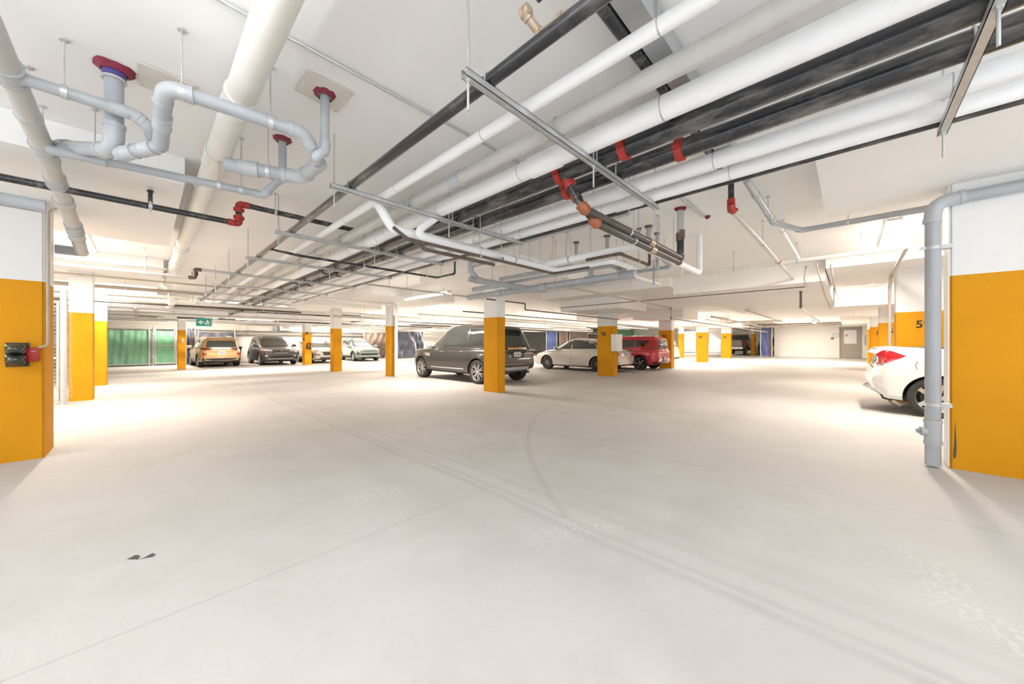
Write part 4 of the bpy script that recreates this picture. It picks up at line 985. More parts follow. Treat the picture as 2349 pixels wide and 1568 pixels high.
# ------------------------------------------------------------------ fences and tarpaulins
def tarp(name, pts_a, pts_b, z0, z1, mat, parent, folds=5, amp=.05, sag=.02, seed=1, diag=0):
    a, b = Vector(pts_a), Vector(pts_b); d = (b-a); nrm = Vector((-d.y, d.x, 0)).normalized()
    rnd = random.Random(seed); ph = [rnd.uniform(0,6.28) for _ in range(6)]
    def f(u, v):
        p = a + d*u; s = amp*(math.sin(u*folds*6.28+ph[0]+v*(2+diag*4))*.5 + .5*math.sin(u*folds*2.3*6.28+ph[1]-v*(3+diag*6))*(1-v*.4) + .5*math.sin((u*1.5+v*1.2)*6.28*1.3+ph[2]))
        zt = z1 - sag*abs(math.sin(u*PI*max(1, int(folds)//2))) 
        return Vector((p.x, p.y, z0 + (zt-z0)*v)) + nrm*s
    mb = MB().grid(f, 70, 24)
    n = len(mb.v); mb.add([v + nrm*.004 for v in mb.v[:n]], [tuple(reversed(x)) for x in mb.f[:]])
    mb.f = mb.f[:len(mb.f)//2] + [tuple(i+n for i in reversed(x)) for x in mb.f[:len(mb.f)//2]]
    return build(name, mb, mat, parent)
yF = 28.4
g0, g1 = P(240, HY, Y=yF).x, P(349, HY, Y=yF).x
t = thing('storage_fence', 'long chain link fence panel lined with green tarpaulin', 'fence', ((g0+g1)/2, yF, 0))
zf1 = P(300, 757, Y=yF).z
tarp('green_tarpaulin', (g0,yF+.04,0), (g1,yF+.04,0), .12, zf1, 'greent', t, 3, .03, .01, 3)
for x in (g0, g1-.12, g1+.05): build('post', MB().cyl((x,yF,0),(x,yF,zf1+.22),.04,10), 'galv', t)
build('top_rail', MB().cyl((g0,yF,zf1+.1),(g1,yF,zf1+.1),.03,10), 'galv', t); build('bottom_rail', MB().cyl((g0,yF,.1),(g1,yF,.1),.03,10), 'galv', t)
def wires(parent, x0, x1, y, z0, z1, step, r=.004, axis='X'):
    mb = MB(); W_, H_ = x1-x0, z1-z0; k = -H_
    while k < W_:
        for sgn in (1, -1):
            a0, a1 = max(k, 0), min(k+H_, W_)
            if a1 > a0:
                za, zb_ = (a0-k), (a1-k)
                if sgn < 0: za, zb_ = H_-za, H_-zb_
                pa, pb = (V(x0+a0,y,z0+za), V(x0+a1,y,z0+zb_)) if axis == 'X' else (V(y,x0+a0,z0+za), V(y,x0+a1,z0+zb_))
                mb.cyl(pa, pb, r, 4, cap=False)
        k += step
    return build('chain_link_mesh', mb, 'galv', parent)
wires(t, g0, g1, yF-.03, .12, zf1+.1, .14, .003)
h0, h1 = P(356, HY, Y=yF).x, P(400, HY, Y=yF).x
t = thing('storage_gate', 'narrow chain link gate lined with green tarpaulin beside the long green fence', 'gate', ((h0+h1)/2, yF, 0))
tarp('green_tarpaulin', (h0,yF+.04,0), (h1,yF+.04,0), .15, zf1, 'greent', t, 1, .02, .01, 5)
for x in (h0, h1): build('gate_post', MB().cyl((x,yF,.08),(x,yF,zf1+.15),.035,10), 'galv', t)
for z in (.12, 1.15, zf1+.12): build('gate_rail', MB().cyl((h0,yF-.01,z),(h1,yF-.01,z),.02,10), 'galv', t)
for z in (.5, 1.8): build('hinge', MB().box((h0-.12,yF-.05,z-.04),(h0+.02,yF+.02,z+.04)), 'galv', t)
build('latch', MB().box((h1-.03,yF-.07,1.18),(h1+.2,yF-.03,1.24)), 'galv', t)
j = P(405, HY, Y=yF).x
setp(build('fence_post', MB().cyl((j,yF,0),(j,yF,zf1+.2),.04,10), 'galv'), 'galvanised fence post between the green gate and the yellow column', 'post')
def tarp_fence(lab, pxa, pxb, Y, ytop, mat, folds, amp, seed, posts=True, z0=.05, diag=0, Yb=None):
    a, b = P(pxa, HY, Y=Y), P(pxb, HY, Y=Yb or Y); zt = P((pxa+pxb)/2, ytop, Y=Y).z
    t = thing('tarpaulin_screen', lab, 'tarpaulin', ((a.x+b.x)/2, (a.y+b.y)/2, 0))
    tarp('sheet', (a.x,a.y,0), (b.x,b.y,0), z0, zt, mat, t, folds, amp, .05, seed, diag)
    if posts:
        for q in (a, b): build('post', MB().cyl((q.x,q.y-.06,0),(q.x,q.y-.06,zt+.15),.035,10), 'galv', t)
    build('rail', MB().cyl((a.x,a.y-.03,zt),(b.x,b.y-.03,zt),.025,8), 'galv', t)
    return t
tarp_fence('blue grey tarpaulin screen at left of the gold suv', 427, 448, 28.2, 752, 'greyt', 1, .1, 2)
tarp_fence('blue grey tarpaulin screen hung behind the gold suv', 454, 538, 29.35, 761, 'greyt', 1.6, .08, 4)
tarp_fence('large brown tarpaulin draped at right of the green suv', 832, 884, 28.6, 762, 'brownt', 1.6, .15, 6, False, diag=1)
tarp_fence('big blue grey tarpaulin left of the dark grey suv', 905, 952, 26.5, 759, 'greyt', 1.3, .14, 8, False, diag=1)
tarp_fence('narrow blue grey tarpaulin flap beside the big one', 953, 971, 26.8, 760, 'greyt', 1, .12, 9, False, diag=1)
tarp_fence('dark blue tarpaulin gate behind the silver sedan', 1252, 1276, 21.0, 751, 'bluet', 2, .03, 11)
tarp_fence('dark brown tarpaulin gate right of the blue one', 1283, 1300, 21.0, 747, 'brownt', 2, .03, 12)
tarp_fence('wide brown tarpaulin screen above the silver sedan', 1305, 1347, 21.0, 746, 'brownt', 4, .06, 13)
tarp_fence('green tarpaulin screen behind the red car', 1412, 1455, 21.0, 737, 'greent', 3, .05, 14)
# blue tarp gate near the end wall
xg = 33.5
ga, gb = P(1745, HY, X=xg), P(1771, HY, X=xg); zt = P(1758, 753, X=xg).z
t = thing('storage_gate', 'chain link gate lined with bright blue tarpaulin beside the end wall', 'gate', (xg, (ga.y+gb.y)/2, .2))
tarp('blue_tarpaulin', (xg, ga.y, 0), (xg, gb.y, 0), .28, zt, 'bluet', t, 1, .03, .01, 21, 1)
for q in (ga, gb): build('gate_post', MB().cyl((xg-.04,q.y,.2),(xg-.04,q.y,zt+.3),.04,10), 'galv', t)
for z in (.28, zt+.1): build('gate_rail', MB().cyl((xg-.04,ga.y,z),(xg-.04,gb.y,z),.025,8), 'galv', t)
setp(build('fence_post', MB().cyl((xg,wy+.1,.2),(xg,wy+.1,2.7),.07,10), 'brownsteel'), 'dark post at the corner of the end wall beside the blue gate', 'post')
# chain link gate between the left columns
yG = 11.6
t = thing('storage_gate', 'tall chain link gate seen between the two left columns', 'gate', (-1.5, yG, 0))
gx0, gx1 = P(100, HY, Y=yG).x, P(146, HY, Y=yG).x
build('gate_post', MB().cyl((gx1, yG, 0), (gx1, yG, 2.35), .05, 14), 'galv', t)
xm = P(133, HY, Y=yG).x
build('gate_post', MB().cyl((xm, yG, .08), (xm, yG, 2.1), .022, 10), 'galv', t)
for z in (.12, .95, 2.08): build('gate_rail', MB().cyl((gx0, yG, z), (xm, yG, z), .02, 8), 'galv', t)
for z in (.35, 1.1, 1.75): build('hinge', MB().cyl((xm, yG, z), (gx1, yG, z), .012, 8), 'galv', t)
wires(t, gx0, xm, yG, .12, 2.08, .075, .0025)
wires(t, gx1, gx1 + .11, yG + .02, .12, 2.0, .055, .0025)
t = setp(build('storage_box', rbox((-2.3, 13.2, .5), (1.2, .8, 1.0), .03), 'beige'), 'pale box stored behind the chain link gate', 'box')
# white slatted overhead doors in the deep bay
for i, (pa, pb) in enumerate(((1566, 1592), (1632, 1652), (1730, 1740))):
    X_ = 43.0; a, b = P(pa, HY, X=X_), P(pb, HY, X=X_)
    t = thing('rolling_shutter', ['white slatted shutter just right of the distant dark yellow column','white slatted shutter in the gap nearest the pickup truck','white slatted shutter left of the bright blue gate'][i], 'shutter', (X_, (a.y+b.y)/2, .2))
    y0, y1 = min(a.y,b.y)-.2, max(a.y,b.y)+.2
    sl = MB()
    for k in range(11): sl.box((X_-.03, y0, .3+k*.22), (X_+.02, y1, .49+k*.22))
    build('slats', sl, 'whitep', t, smooth=False)
    for z in (.75, 1.0): build('rail', MB().cyl((X_-.3,y0,z),(X_-.3,y1,z),.04,8), 'whitep', t)
    for yy in (y0, y1): build('post', MB().cyl((X_-.3,yy,.2),(X_-.3,yy,1.2),.04,8), 'whitep', t)
# wheelie bin behind gold suv
p = P(552, 829, Z=0)
t = thing('wheelie_bin', 'dark waste bin between the gold and charcoal suvs', 'bin', (4.0, 28.3, 0))
bmv = MB(); z0, z1 = .08, .98
for (w, d, z) in ((.24,.27,z0),(.31,.36,z1)): bmv.v += [V(-w,-d,z),V(w,-d,z),V(w,d,z),V(-w,d,z)]
bmv.f = [(3,2,1,0),(4,5,6,7),(0,1,5,4),(1,2,6,5),(2,3,7,6),(3,0,4,7)]
build('bin_body', bmv, 'blackp', t, local=True, smooth=False); build('lid', rbox((0,0,1.02),(.68,.78,.08),.03), 'blackp', t, local=True)
for s in (-1,1): build('wheel', MB().cyl((s*.22-.03,.3,.1),(s*.22+.03,.3,.1),.1,14), 'rubber', t, local=True)
# control box on column 92
X_ = 12.5; yy = facey(1405, 12.3)
a = P(1407, 766, Y=yy-.10); b = P(1422, 805, Y=yy-.10)
t = thing('control_box', 'white control box mounted on the side of column 92', 'control box', tuple((a+b)/2))
build('case', rbox(((a.x+b.x)/2, yy-.10, (a.z+b.z)/2), (abs(b.x-a.x), .2, abs(a.z-b.z)), .015), 'whitep', t)
build('side_panel', boxm((max(a.x,b.x)-.0, yy-.19, b.z+.03), (max(a.x,b.x)+.012, yy-.01, a.z-.03)), 'galv', t, smooth=False)
# small marks on far column
for px, py, lab, mt, s in ((697,778,'small dark tag on the far column before the white suv','grout',.11), (704,764,'dark red alarm light high on the far column','brownsteel',.12)):
    c = P(px, py, X=6.58) if px < 700 else P(px, py, Y=23.33)
    setp(build('alarm_light' if px > 700 else 'wall_tag', rbox(tuple(c), (s,s,s*1.2), .01), mt), lab, 'alarm' if px > 700 else 'tag')
nt_ = textm('62', .5, .004, .02); xform(nt_, Matrix.Translation((6.80, 23.34, P(703, 794, Y=23.33).z)) @ Matrix(((1,0,0),(0,0,-1),(0,1,0))).to_4x4() @ Matrix.Diagonal((.55,1,1,1)))
setp(build('stencil_mark', nt_, 'ink', smooth=False), 'dark stencilled mark painted on the far column before the white suv', 'painted mark')
c = P(418, 781, Y=23.48)
setp(build('wall_switch', rbox(tuple(c), (.11,.04,.2), .01), 'tan'), 'small pale switch on the narrow column beside the gold suv', 'switch')
# thing on the floor
p = P(318, 1280, Z=0)
lf = MB().grid(lambda u, v: V(p.x + (u-.5)*.10 + v*.02, p.y + (v-.5)*.03*(1-abs(u-.5)*1.4) + (u-.5)*-.07, .003 + .008*math.sin(u*9)*(v+.3)), 8, 3)
setp(build('dry_leaf', lf, 'rag'), 'small dark dry leaf lying on the floor at lower left', 'leaf')

# ------------------------------------------------------------------ cars
def lerp_list(L, x):
    if x <= L[0][0]: return L[0][1]
    for (a, va), (b, vb) in zip(L, L[1:]):
        if x <= b:
            t = (x-a)/(b-a) if b > a else 0; return va + (vb-va)*t
    return L[-1][1]
def smooth_list(L, x, h=.05):
    return sum(lerp_list(L, x + k*h) for k in (-2,-1,0,1,2))/5
def bvh_of(mbs):
    vs, fs = [], []
    for m in mbs:
        n = len(vs); vs += [tuple(v) for v in m.v]; fs += [tuple(i+n for i in f) for f in m.f]
    return BVHTree.FromPolygons(vs, fs)
def resample(L, n):
    d = [0]
    for a, b in zip(L, L[1:]): d.append(d[-1] + math.hypot(b[0]-a[0], b[1]-a[1]))
    out = []
    for k in range(n+1):
        s = d[-1]*k/n; i = 0
        while i < len(d)-2 and d[i+1] < s: i += 1
        t = (s-d[i])/max(1e-9, d[i+1]-d[i]); out.append((L[i][0]+(L[i+1][0]-L[i][0])*t, L[i][1]+(L[i+1][1]-L[i][1])*t))
    return out
def car(kind, label, loc, rz, S, color, near='L', gen=1):
    """S: spec dictionary. x forward, y left, z up in the car's own frame."""
    L, W, H = S['L'], S['W'], S['H']; h2 = L/2
    root = thing(kind, label, 'car', loc, rz)
    top = S['top']; bot = S['bot']; R = S['R']; wf, wr = S['wf'], S['wr']
    # --- lower body: loft of stations
    NS = 56; sts = []
    for i in range(NS+1):
        s = -1 + 2*i/NS; s = math.copysign(1 - (1-abs(s))**1.5, s); sts.append(s)
    ins_f, ins_r = S['front'], S['rear']      # (z, inset) lists
    prof = [(0,0),(.62,0),(.90,.012),(.985,.09),(1.0,.30),(1.0,.55),(.985,.80),(.955,.93),(.90,.985),(.80,1.0),(.45,1.0),(0,1.0)]
    mb = MB(); rings = []
    for s in sts:
        x = s*h2; zt = smooth_list(top, x); zb = lerp_list(bot, x)
        plan = max(.02, 1 - abs(s)**S.get('pw', 9))**(1/S.get('pw2', 4.2)); hw = W/2 * max(plan, S.get('pend', .80))
        ring = []
        for fy, fz in prof:
            cr = S.get('crown', .035)*(1-min(1, fy/.9)**2) if fz >= .98 else 0
            z = zb + (zt-zb)*fz + cr; y = hw*fy
            if fz > .55 and fz < 1: y *= 1 - S.get('tumble', .0)*(fz-.55)
            ring.append((x, y, z))
        full = [(x_, -y_, z_) for x_, y_, z_ in ring[::-1][0:-1]] + ring     # from top centre, right side, bottom, left, top
        full = [(x_, y_, z_) for x_, y_, z_ in ring] + [(x_, -y_, z_) for x_, y_, z_ in ring[1:-1][::-1]]
        rings.append([[px, py, pz] for px, py, pz in full])
    for r_, s in zip(rings, sts):
        k = max(0, (abs(s) - .80)/.20)
        for p in r_:
            ins = lerp_list(ins_f if s > 0 else ins_r, p[2])
            corner = S.get('corner', .22)*(min(1, abs(p[1])/(W/2))**3.2)
            p[0] -= math.copysign(k**1.6*(ins) + k**1.3*corner, s)
    n = len(rings[0])
    for r_ in rings: mb.v += [Vector(p) for p in r_]
    for i in range(NS):
        for j in range(n): mb.f.append((i*n+j, i*n+(j+1) % n, (i+1)*n+(j+1) % n, (i+1)*n+j))
    for ri, rev in ((0, True), (NS, False)):
        base = ri*n; m_ = len(prof)
        for j in range(m_-1):
            a, b_ = base+j, base+j+1; c_ = base + (n-(j+1)) % n; d_ = base + (n-j) % n
            q = [a, b_, c_, d_]; q2 = []
            for w_ in q:
                if w_ not in q2: q2.append(w_)
            if len(q2) >= 3: mb.f.append(tuple(q2[::-1] if rev else q2))
    body_mb = mb
    # --- cabin : stacked plan slices
    belt = S['belt']; roof = S['roof']; cab = MB(); NP = 56; NV = 12
    rows = []
    for j in range(NV+5):
        if j <= NV: v = j/NV; sc = 1; dz = 0
        else:
            q = j-NV; v = 1; sc = (.985,.93,.7,.35,.0)[q-1]; dz = (.012,.024,.036,.042,.044)[q-1]
        xf = lerp_list(S['cf'], v); xr = lerp_list(S['cr'], v); hy = lerp_list(S['cw'], v)*W/2
        xc = (xf+xr)/2; ax = (xf-xr)/2
        row = []
        for k in range(NP):
            th = 2*PI*k/NP; c, s = math.cos(th), math.sin(th); pw = 2/S.get('cp', 5.0)
            x = xc + ax*sc*math.copysign(abs(c)**pw, c); y = hy*sc*math.copysign(abs(s)**pw, s)
            zt = lerp_list(roof, x); zb = lerp_list(top, max(min(x, h2*.98), -h2*.98)) - .05
            zb = min(zb, belt) - .02
            z = zb + (zt - zb)*(v**.92) + dz if v < 1 else zt + dz
            row.append(Vector((x, y, z)))
        rows.append(row)
    for row in rows: cab.v += row
    for i in range(len(rows)-1):
        for k in range(NP): cab.f.append((i*NP+k, i*NP+(k+1) % NP, (i+1)*NP+(k+1) % NP, (i+1)*NP+k))
    cab.f.append(tuple(range(NP))[::-1])
    bv = bvh_of([body_mb, cab]); bvc = bvh_of([cab]); bvb = bvh_of([body_mb])
    # --- build the shell meshes
    def mesh_obj(name, m, mat):
        return build(name, m, mat, root, local=True)
    body = mesh_obj('body', body_mb, color)
    # wheel arches by boolean
    Ra = R + .045
    cut = MB()
    for wx in (wf, wr):
        for sd in (1, -1):
            cut.cyl((wx, sd*(W/2+.2), R+.0), (wx, sd*(W/2-.30), R+.0), Ra, 36)
    cme = bpy.data.meshes.new('c'); cme.from_pydata([tuple(v) for v in cut.v], [], cut.f); 
    bmx = bmesh.new(); bmx.from_mesh(cme); bmesh.ops.recalc_face_normals(bmx, faces=bmx.faces); bmx.to_mesh(cme); bmx.free()
    cme.materials.append(M['blackp'])
    co = bpy.data.objects.new('c', cme); COL.objects.link(co); co.location = root.location; co.rotation_euler = root.rotation_euler
    bpy.context.view_layer.update()
    md = body.modifiers.new('b', 'BOOLEAN'); md.operation = 'DIFFERENCE'; md.object = co; md.solver = 'EXACT'
    try: md.material_mode = 'TRANSFER'
    except Exception: pass
    dg = bpy.context.evaluated_depsgraph_get(); nm_ = bpy.data.meshes.new_from_object(body.evaluated_get(dg))
    body.modifiers.clear(); 
    if len(nm_.polygons) > 50: body.data = nm_; nm_.name = 'body'
    bpy.data.objects.remove(co)
    try: body.data.set_sharp_from_angle(angle=math.radians(40))
    except Exception: pass
    mesh_obj('cabin', cab, color)
    # --- projected patches
    def patch(name, view, lo, hi, mat, off=.004, nu=18, nv=6, thick=.006, parent=None, tree=None, side=1):
        lo, hi = resample(lo, nu), resample(hi, nu); tr = tree or bv
        vs, ns = [], []
        for i in range(nu+1):
            for j in range(nv+1):
                t = j/nv; a = lo[i][0]*(1-t)+hi[i][0]*t; b = lo[i][1]*(1-t)+hi[i][1]*t
                if view == 'side': o = Vector((a, side*3, b)); d = Vector((0, -side, 0))
                elif view == 'front': o = Vector((5, a, b)); d = Vector((-1, 0, 0))
                elif view == 'rear': o = Vector((-5, a, b)); d = Vector((1, 0, 0))
                elif view == 'top': o = Vector((a, b, 4)); d = Vector((0, 0, -1))
                hit, nn, _, _ = tr.ray_cast(o, d)
                if hit is None:
                    hit, nn, _, _ = tr.find_nearest(o + d*(3 - W/2 if view == 'side' else 5-h2))
                if nn.dot(d) > 0: nn = -nn
                vs.append(hit.copy()); ns.append(nn.copy())
        m = MB(); N = len(vs)
        m.v = [v + q*off for v, q in zip(vs, ns)] + [v - q*thick for v, q in zip(vs, ns)]
        idx = lambda i, j: i*(nv+1)+j
        for i in range(nu):
            for j in range(nv):
                m.f.append((idx(i,j), idx(i+1,j), idx(i+1,j+1), idx(i,j+1)))
        bd = [idx(i,0) for i in range(nu+1)] + [idx(nu,j) for j in range(1,nv+1)] + [idx(i,nv) for i in range(nu-1,-1,-1)] + [idx(0,j) for j in range(nv-1,0,-1)]
        for a, b in zip(bd, bd[1:]+bd[:1]): m.f.append((a, b, b+N, a+N))
        # drop unused inner back verts is harmless
        return build(name, m, mat, parent or root, local=True)
    sides = (1, -1) if near == 'B' else ((1,) if near == 'L' else (-1,))
    # glass
    for w in S['sidewin']:
        for sd in (1, -1):
            f = patch('side_window', 'side', w[0], w[1], 'glass', .003, 16, 6, side=sd)
    ws = S['wsh']  # (half width bottom, half width top, z bottom, z top)
    patch('windscreen', 'front', [(-ws[0], ws[2]), (-ws[0]*.5, ws[2]-.01), (ws[0]*.5, ws[2]-.01), (ws[0], ws[2])], [(-ws[1], ws[3]), (ws[1], ws[3])], 'glass', .003, 20, 8, tree=bv)
    rs = S['rwin']
    patch('rear_window', 'rear', [(-rs[0], rs[2]), (rs[0], rs[2])], [(-rs[1], rs[3]), (rs[1], rs[3])], 'glass', .003, 20, 8)
    # seams
    for x, z0, z1, lean in S['seams']:
        for sd in sides: patch('door_seam', 'side', [(x-.004, z0), (x-.004+lean, z1)], [(x+.004, z0), (x+.004+lean, z1)], 'blackp', .0015, 10, 1, side=sd)
    for x, z in S['handles']:
        for sd in sides: 
            y_ = bv.ray_cast(Vector((x, sd*3, z)), Vector((0,-sd,0)))[0]
            build('door_handle', rbox((x, y_.y + sd*.018, z), (.20, .028, .03), .012), S.get('hmat', color), root, local=True)
    for nm, view, lo, hi, mt in S['patches']:
        if view == 'side':
            for sd in (1, -1): patch(nm, 'side', lo, hi, mt, .006, 18, 4, side=sd)
        elif nm.startswith('*'):      # mirrored pair on front/rear
            for sd in (1, -1): patch(nm[1:], view, [(a*sd, b) for a, b in lo], [(a*sd, b) for a, b in hi], mt, .006, 14, 5)
        else: patch(nm, view, lo, hi, mt, .006, 20, 4)
    # arch trims
    if S.get('clad'):
        for wx in (wf, wr):
            for sd in (1, -1):
                a0, a1 = math.radians(-12), math.radians(192)
                arc = lambda rr: [(wx + rr*math.cos(a0+(a1-a0)*k/16), R + rr*math.sin(a0+(a1-a0)*k/16)) for k in range(17)]
                patch('arch_trim', 'side', arc(Ra+.001), arc(Ra+.062), S['clad'], .010, 24, 2, side=sd, tree=bvb)
        for sd in (1, -1):
            zb = lerp_list(bot, 0)
            patch('sill_trim', 'side', [(wr+Ra+.03, zb+.03), (wf-Ra-.03, zb+.03)], [(wr+Ra+.03, zb+.17), (wf-Ra-.03, zb+.17)], S['clad'], .010, 16, 3, side=sd, tree=bvb)
    # plate
    for view, x_, z in S['plates']:
        d = Vector((-1,0,0)) if view == 'front' else Vector((1,0,0))
        p = bvb.ray_cast(Vector((5 if view == 'front' else -5, x_, z)), d)[0]
        s = -1 if view == 'rear' else 1
        pl_ = build('licence_plate', rbox((p.x + s*.012, x_, z), (.02, .31, .155), .006), 'plateb', root, local=True)
        for k in range(6): build('plate_character', boxm((p.x+s*.022, x_-.115+k*.042, z-.035), (p.x+s*.024, x_-.09+k*.042, z+.03)), 'plateink', pl_, local=True, smooth=False)
    # emblem
    for view, y_, z, ry_, rz_ in S['emblems']:
        p = bv.ray_cast(Vector((5 if view == 'front' else -5, y_, z)), Vector((-1 if view == 'front' else 1, 0, 0)))[0]
        s = 1 if view == 'front' else -1
        pts = [(p.x + s*.012, y_ + ry_*math.cos(2*PI*k/20), z + rz_*math.sin(2*PI*k/20)) for k in range(21)]
        m = MB().tube(pts, .007, 6); m.tube([(p.x+s*.012, y_-ry_*.4, z-rz_*.8), (p.x+s*.012, y_-ry_*.25, z+rz_*.8)], .007, 6).tube([(p.x+s*.012, y_+ry_*.25, z-rz_*.8), (p.x+s*.012, y_+ry_*.4, z+rz_*.8)], .007, 6).tube([(p.x+s*.012, y_-ry_*.35, z), (p.x+s*.012, y_+ry_*.35, z)], .007, 6)
        build('emblem', m, 'chrome', root, local=True)
    # mirrors
    if S.get('mirror'):
        mx, mz = S['mirror']
        for sd in (1, -1):
            p = bv.ray_cast(Vector((mx, sd*3, mz)), Vector((0,-sd,0)))[0]
            mo = build('wing_mirror', rbox((mx+.02, p.y + sd*.17, mz+.05), (.13, .24, .16), .055, 3), S.get('mirmat', color), root, local=True)
            build('mirror_arm', MB().tube([(mx, p.y-sd*.03, mz-.02), (mx, p.y+sd*.10, mz)], .025, 8), 'blackp', mo, local=True)
            build('mirror_glass', rbox((mx-.047, p.y + sd*.17, mz+.05), (.006, .20, .12), .0025), 'clearlens', mo, local=True)
    # roof rails
    if S.get('rails'):
        x0, x1 = S['rails']
        for sd in (1, -1):
            pts = []
            for k in range(9):
                x = x0 + (x1-x0)*k/8; hit = bvc.ray_cast(Vector((x, sd*lerp_list(S['cw'], 1)*W/2*.86, 4)), Vector((0,0,-1)))[0]
                if hit: pts.append((x, hit.y, hit.z + (.035 if 0 < k < 8 else .0)))
            build('roof_rail', MB().tube(pts, .016, 8), S.get('railmat', 'galv'), root, local=True)
    if S.get('antenna'):
        x = S['antenna']; hit = bvc.ray_cast(Vector((x, 0, 4)), Vector((0,0,-1)))[0]
        build('antenna', MB().add([V(x-.08,0,hit.z), V(x+.07,.022,hit.z), V(x+.07,-.022,hit.z), V(x-.07,0,hit.z+.06)], [(0,1,3),(1,2,3),(2,0,3),(0,2,1)]), color, root, local=True, smooth=False)
    for nm, m, mt in S.get('extra', lambda *a: [])(bv, bvb): build(nm, m, mt, root, local=True)
    # wheels
    tw = S.get('tw', .225); sp = S.get('spokes', 10); rr_ = R*S.get('rim', .70)
    for wx in (wf, wr):
        for sd in (1, -1):
            yc = sd*(W/2 - tw/2 - S.get('inset', .025)); c = Vector((wx, yc, R)); ax = Vector((0, sd, 0))
            prof_t = [(rr_*.98, -tw*.46), (R*.9, -tw*.5), (R*.975, -tw*.44), (R, -tw*.33), (R, tw*.33), (R*.975, tw*.44), (R*.9, tw*.5), (rr_*1.06, tw*.49), (rr_*.98, tw*.42), (rr_*.96, tw*.1)]
            tb = MB().lathe(c, ax, prof_t, 44)
            tire = build('wheel', tb, 'rubber', root, local=True)
            rm = MB().lathe(c, ax, [(rr_*1.0, tw*.44), (rr_*.96, tw*.40), (rr_*.93, tw*.2), (rr_*.92, -tw*.3)], 44)
            for k in range(sp):
                a = 2*PI*k/sp; 
                for da in (S.get('split', .0), -S.get('split', .0)) if S.get('split') else (0,):
                    u0 = Vector((math.cos(a+da*.2), 0, math.sin(a+da*.2))); u1 = Vector((math.cos(a+da), 0, math.sin(a+da)))
                    tn = Vector((-math.sin(a), 0, math.cos(a)))
                    w0, w1 = rr_*S.get('sw', .085), rr_*S.get('sw', .085)*.8
                    p0, p1 = c + u0*rr_*.12 + ax*tw*.36, c + u1*rr_*.95 + ax*tw*.38
                    q0, q1 = p0 - ax*.03, p1 - ax*.03
                    rm.add([p0-tn*w0, p0+tn*w0, p1+tn*w1, p1-tn*w1, q0-tn*w0*1.1, q0+tn*w0*1.1, q1+tn*w1*1.1, q1-tn*w1*1.1], [(0,1,2,3),(4,5,1,0),(5,6,2,1),(6,7,3,2),(7,4,0,3)])
            rm.lathe(c, ax, [(rr_*.2, tw*.30), (rr_*.2, tw*.39), (rr_*.13, tw*.42), (.001, tw*.42)], 20)
            build('rim', rm, S.get('rimmat', 'alloy'), tire, local=True)
            build('brake_disc', MB().cyl(c - ax*.01, c + ax*.02, rr_*.72, 28), 'grout', tire, local=True)
            build('rim_barrel', MB().cyl(c - ax*tw*.42, c - ax*tw*.36, rr_*.97, 30), 'blackp', tire, local=True)
    # exhausts
    for y_, z in S.get('exhaust', ()):
        p = bvb.ray_cast(Vector((-5, y_, z+.08)), Vector((1,0,0)))[0]
        build('exhaust_tip', MB().lathe((p.x+.10, y_, z), (-1,0,0), [(.035,0),(.038,.13),(.031,.13),(.03,0)], 16), 'chrome', root, local=True)
    # underbody block so nothing shows through
    build('underbody', boxm((wr-.2, -W*.32, lerp_list(bot,0)-.03), (wf+.2, W*.32, lerp_list(bot,0)+.12)), 'blackp', root, local=True, smooth=False)
    return root

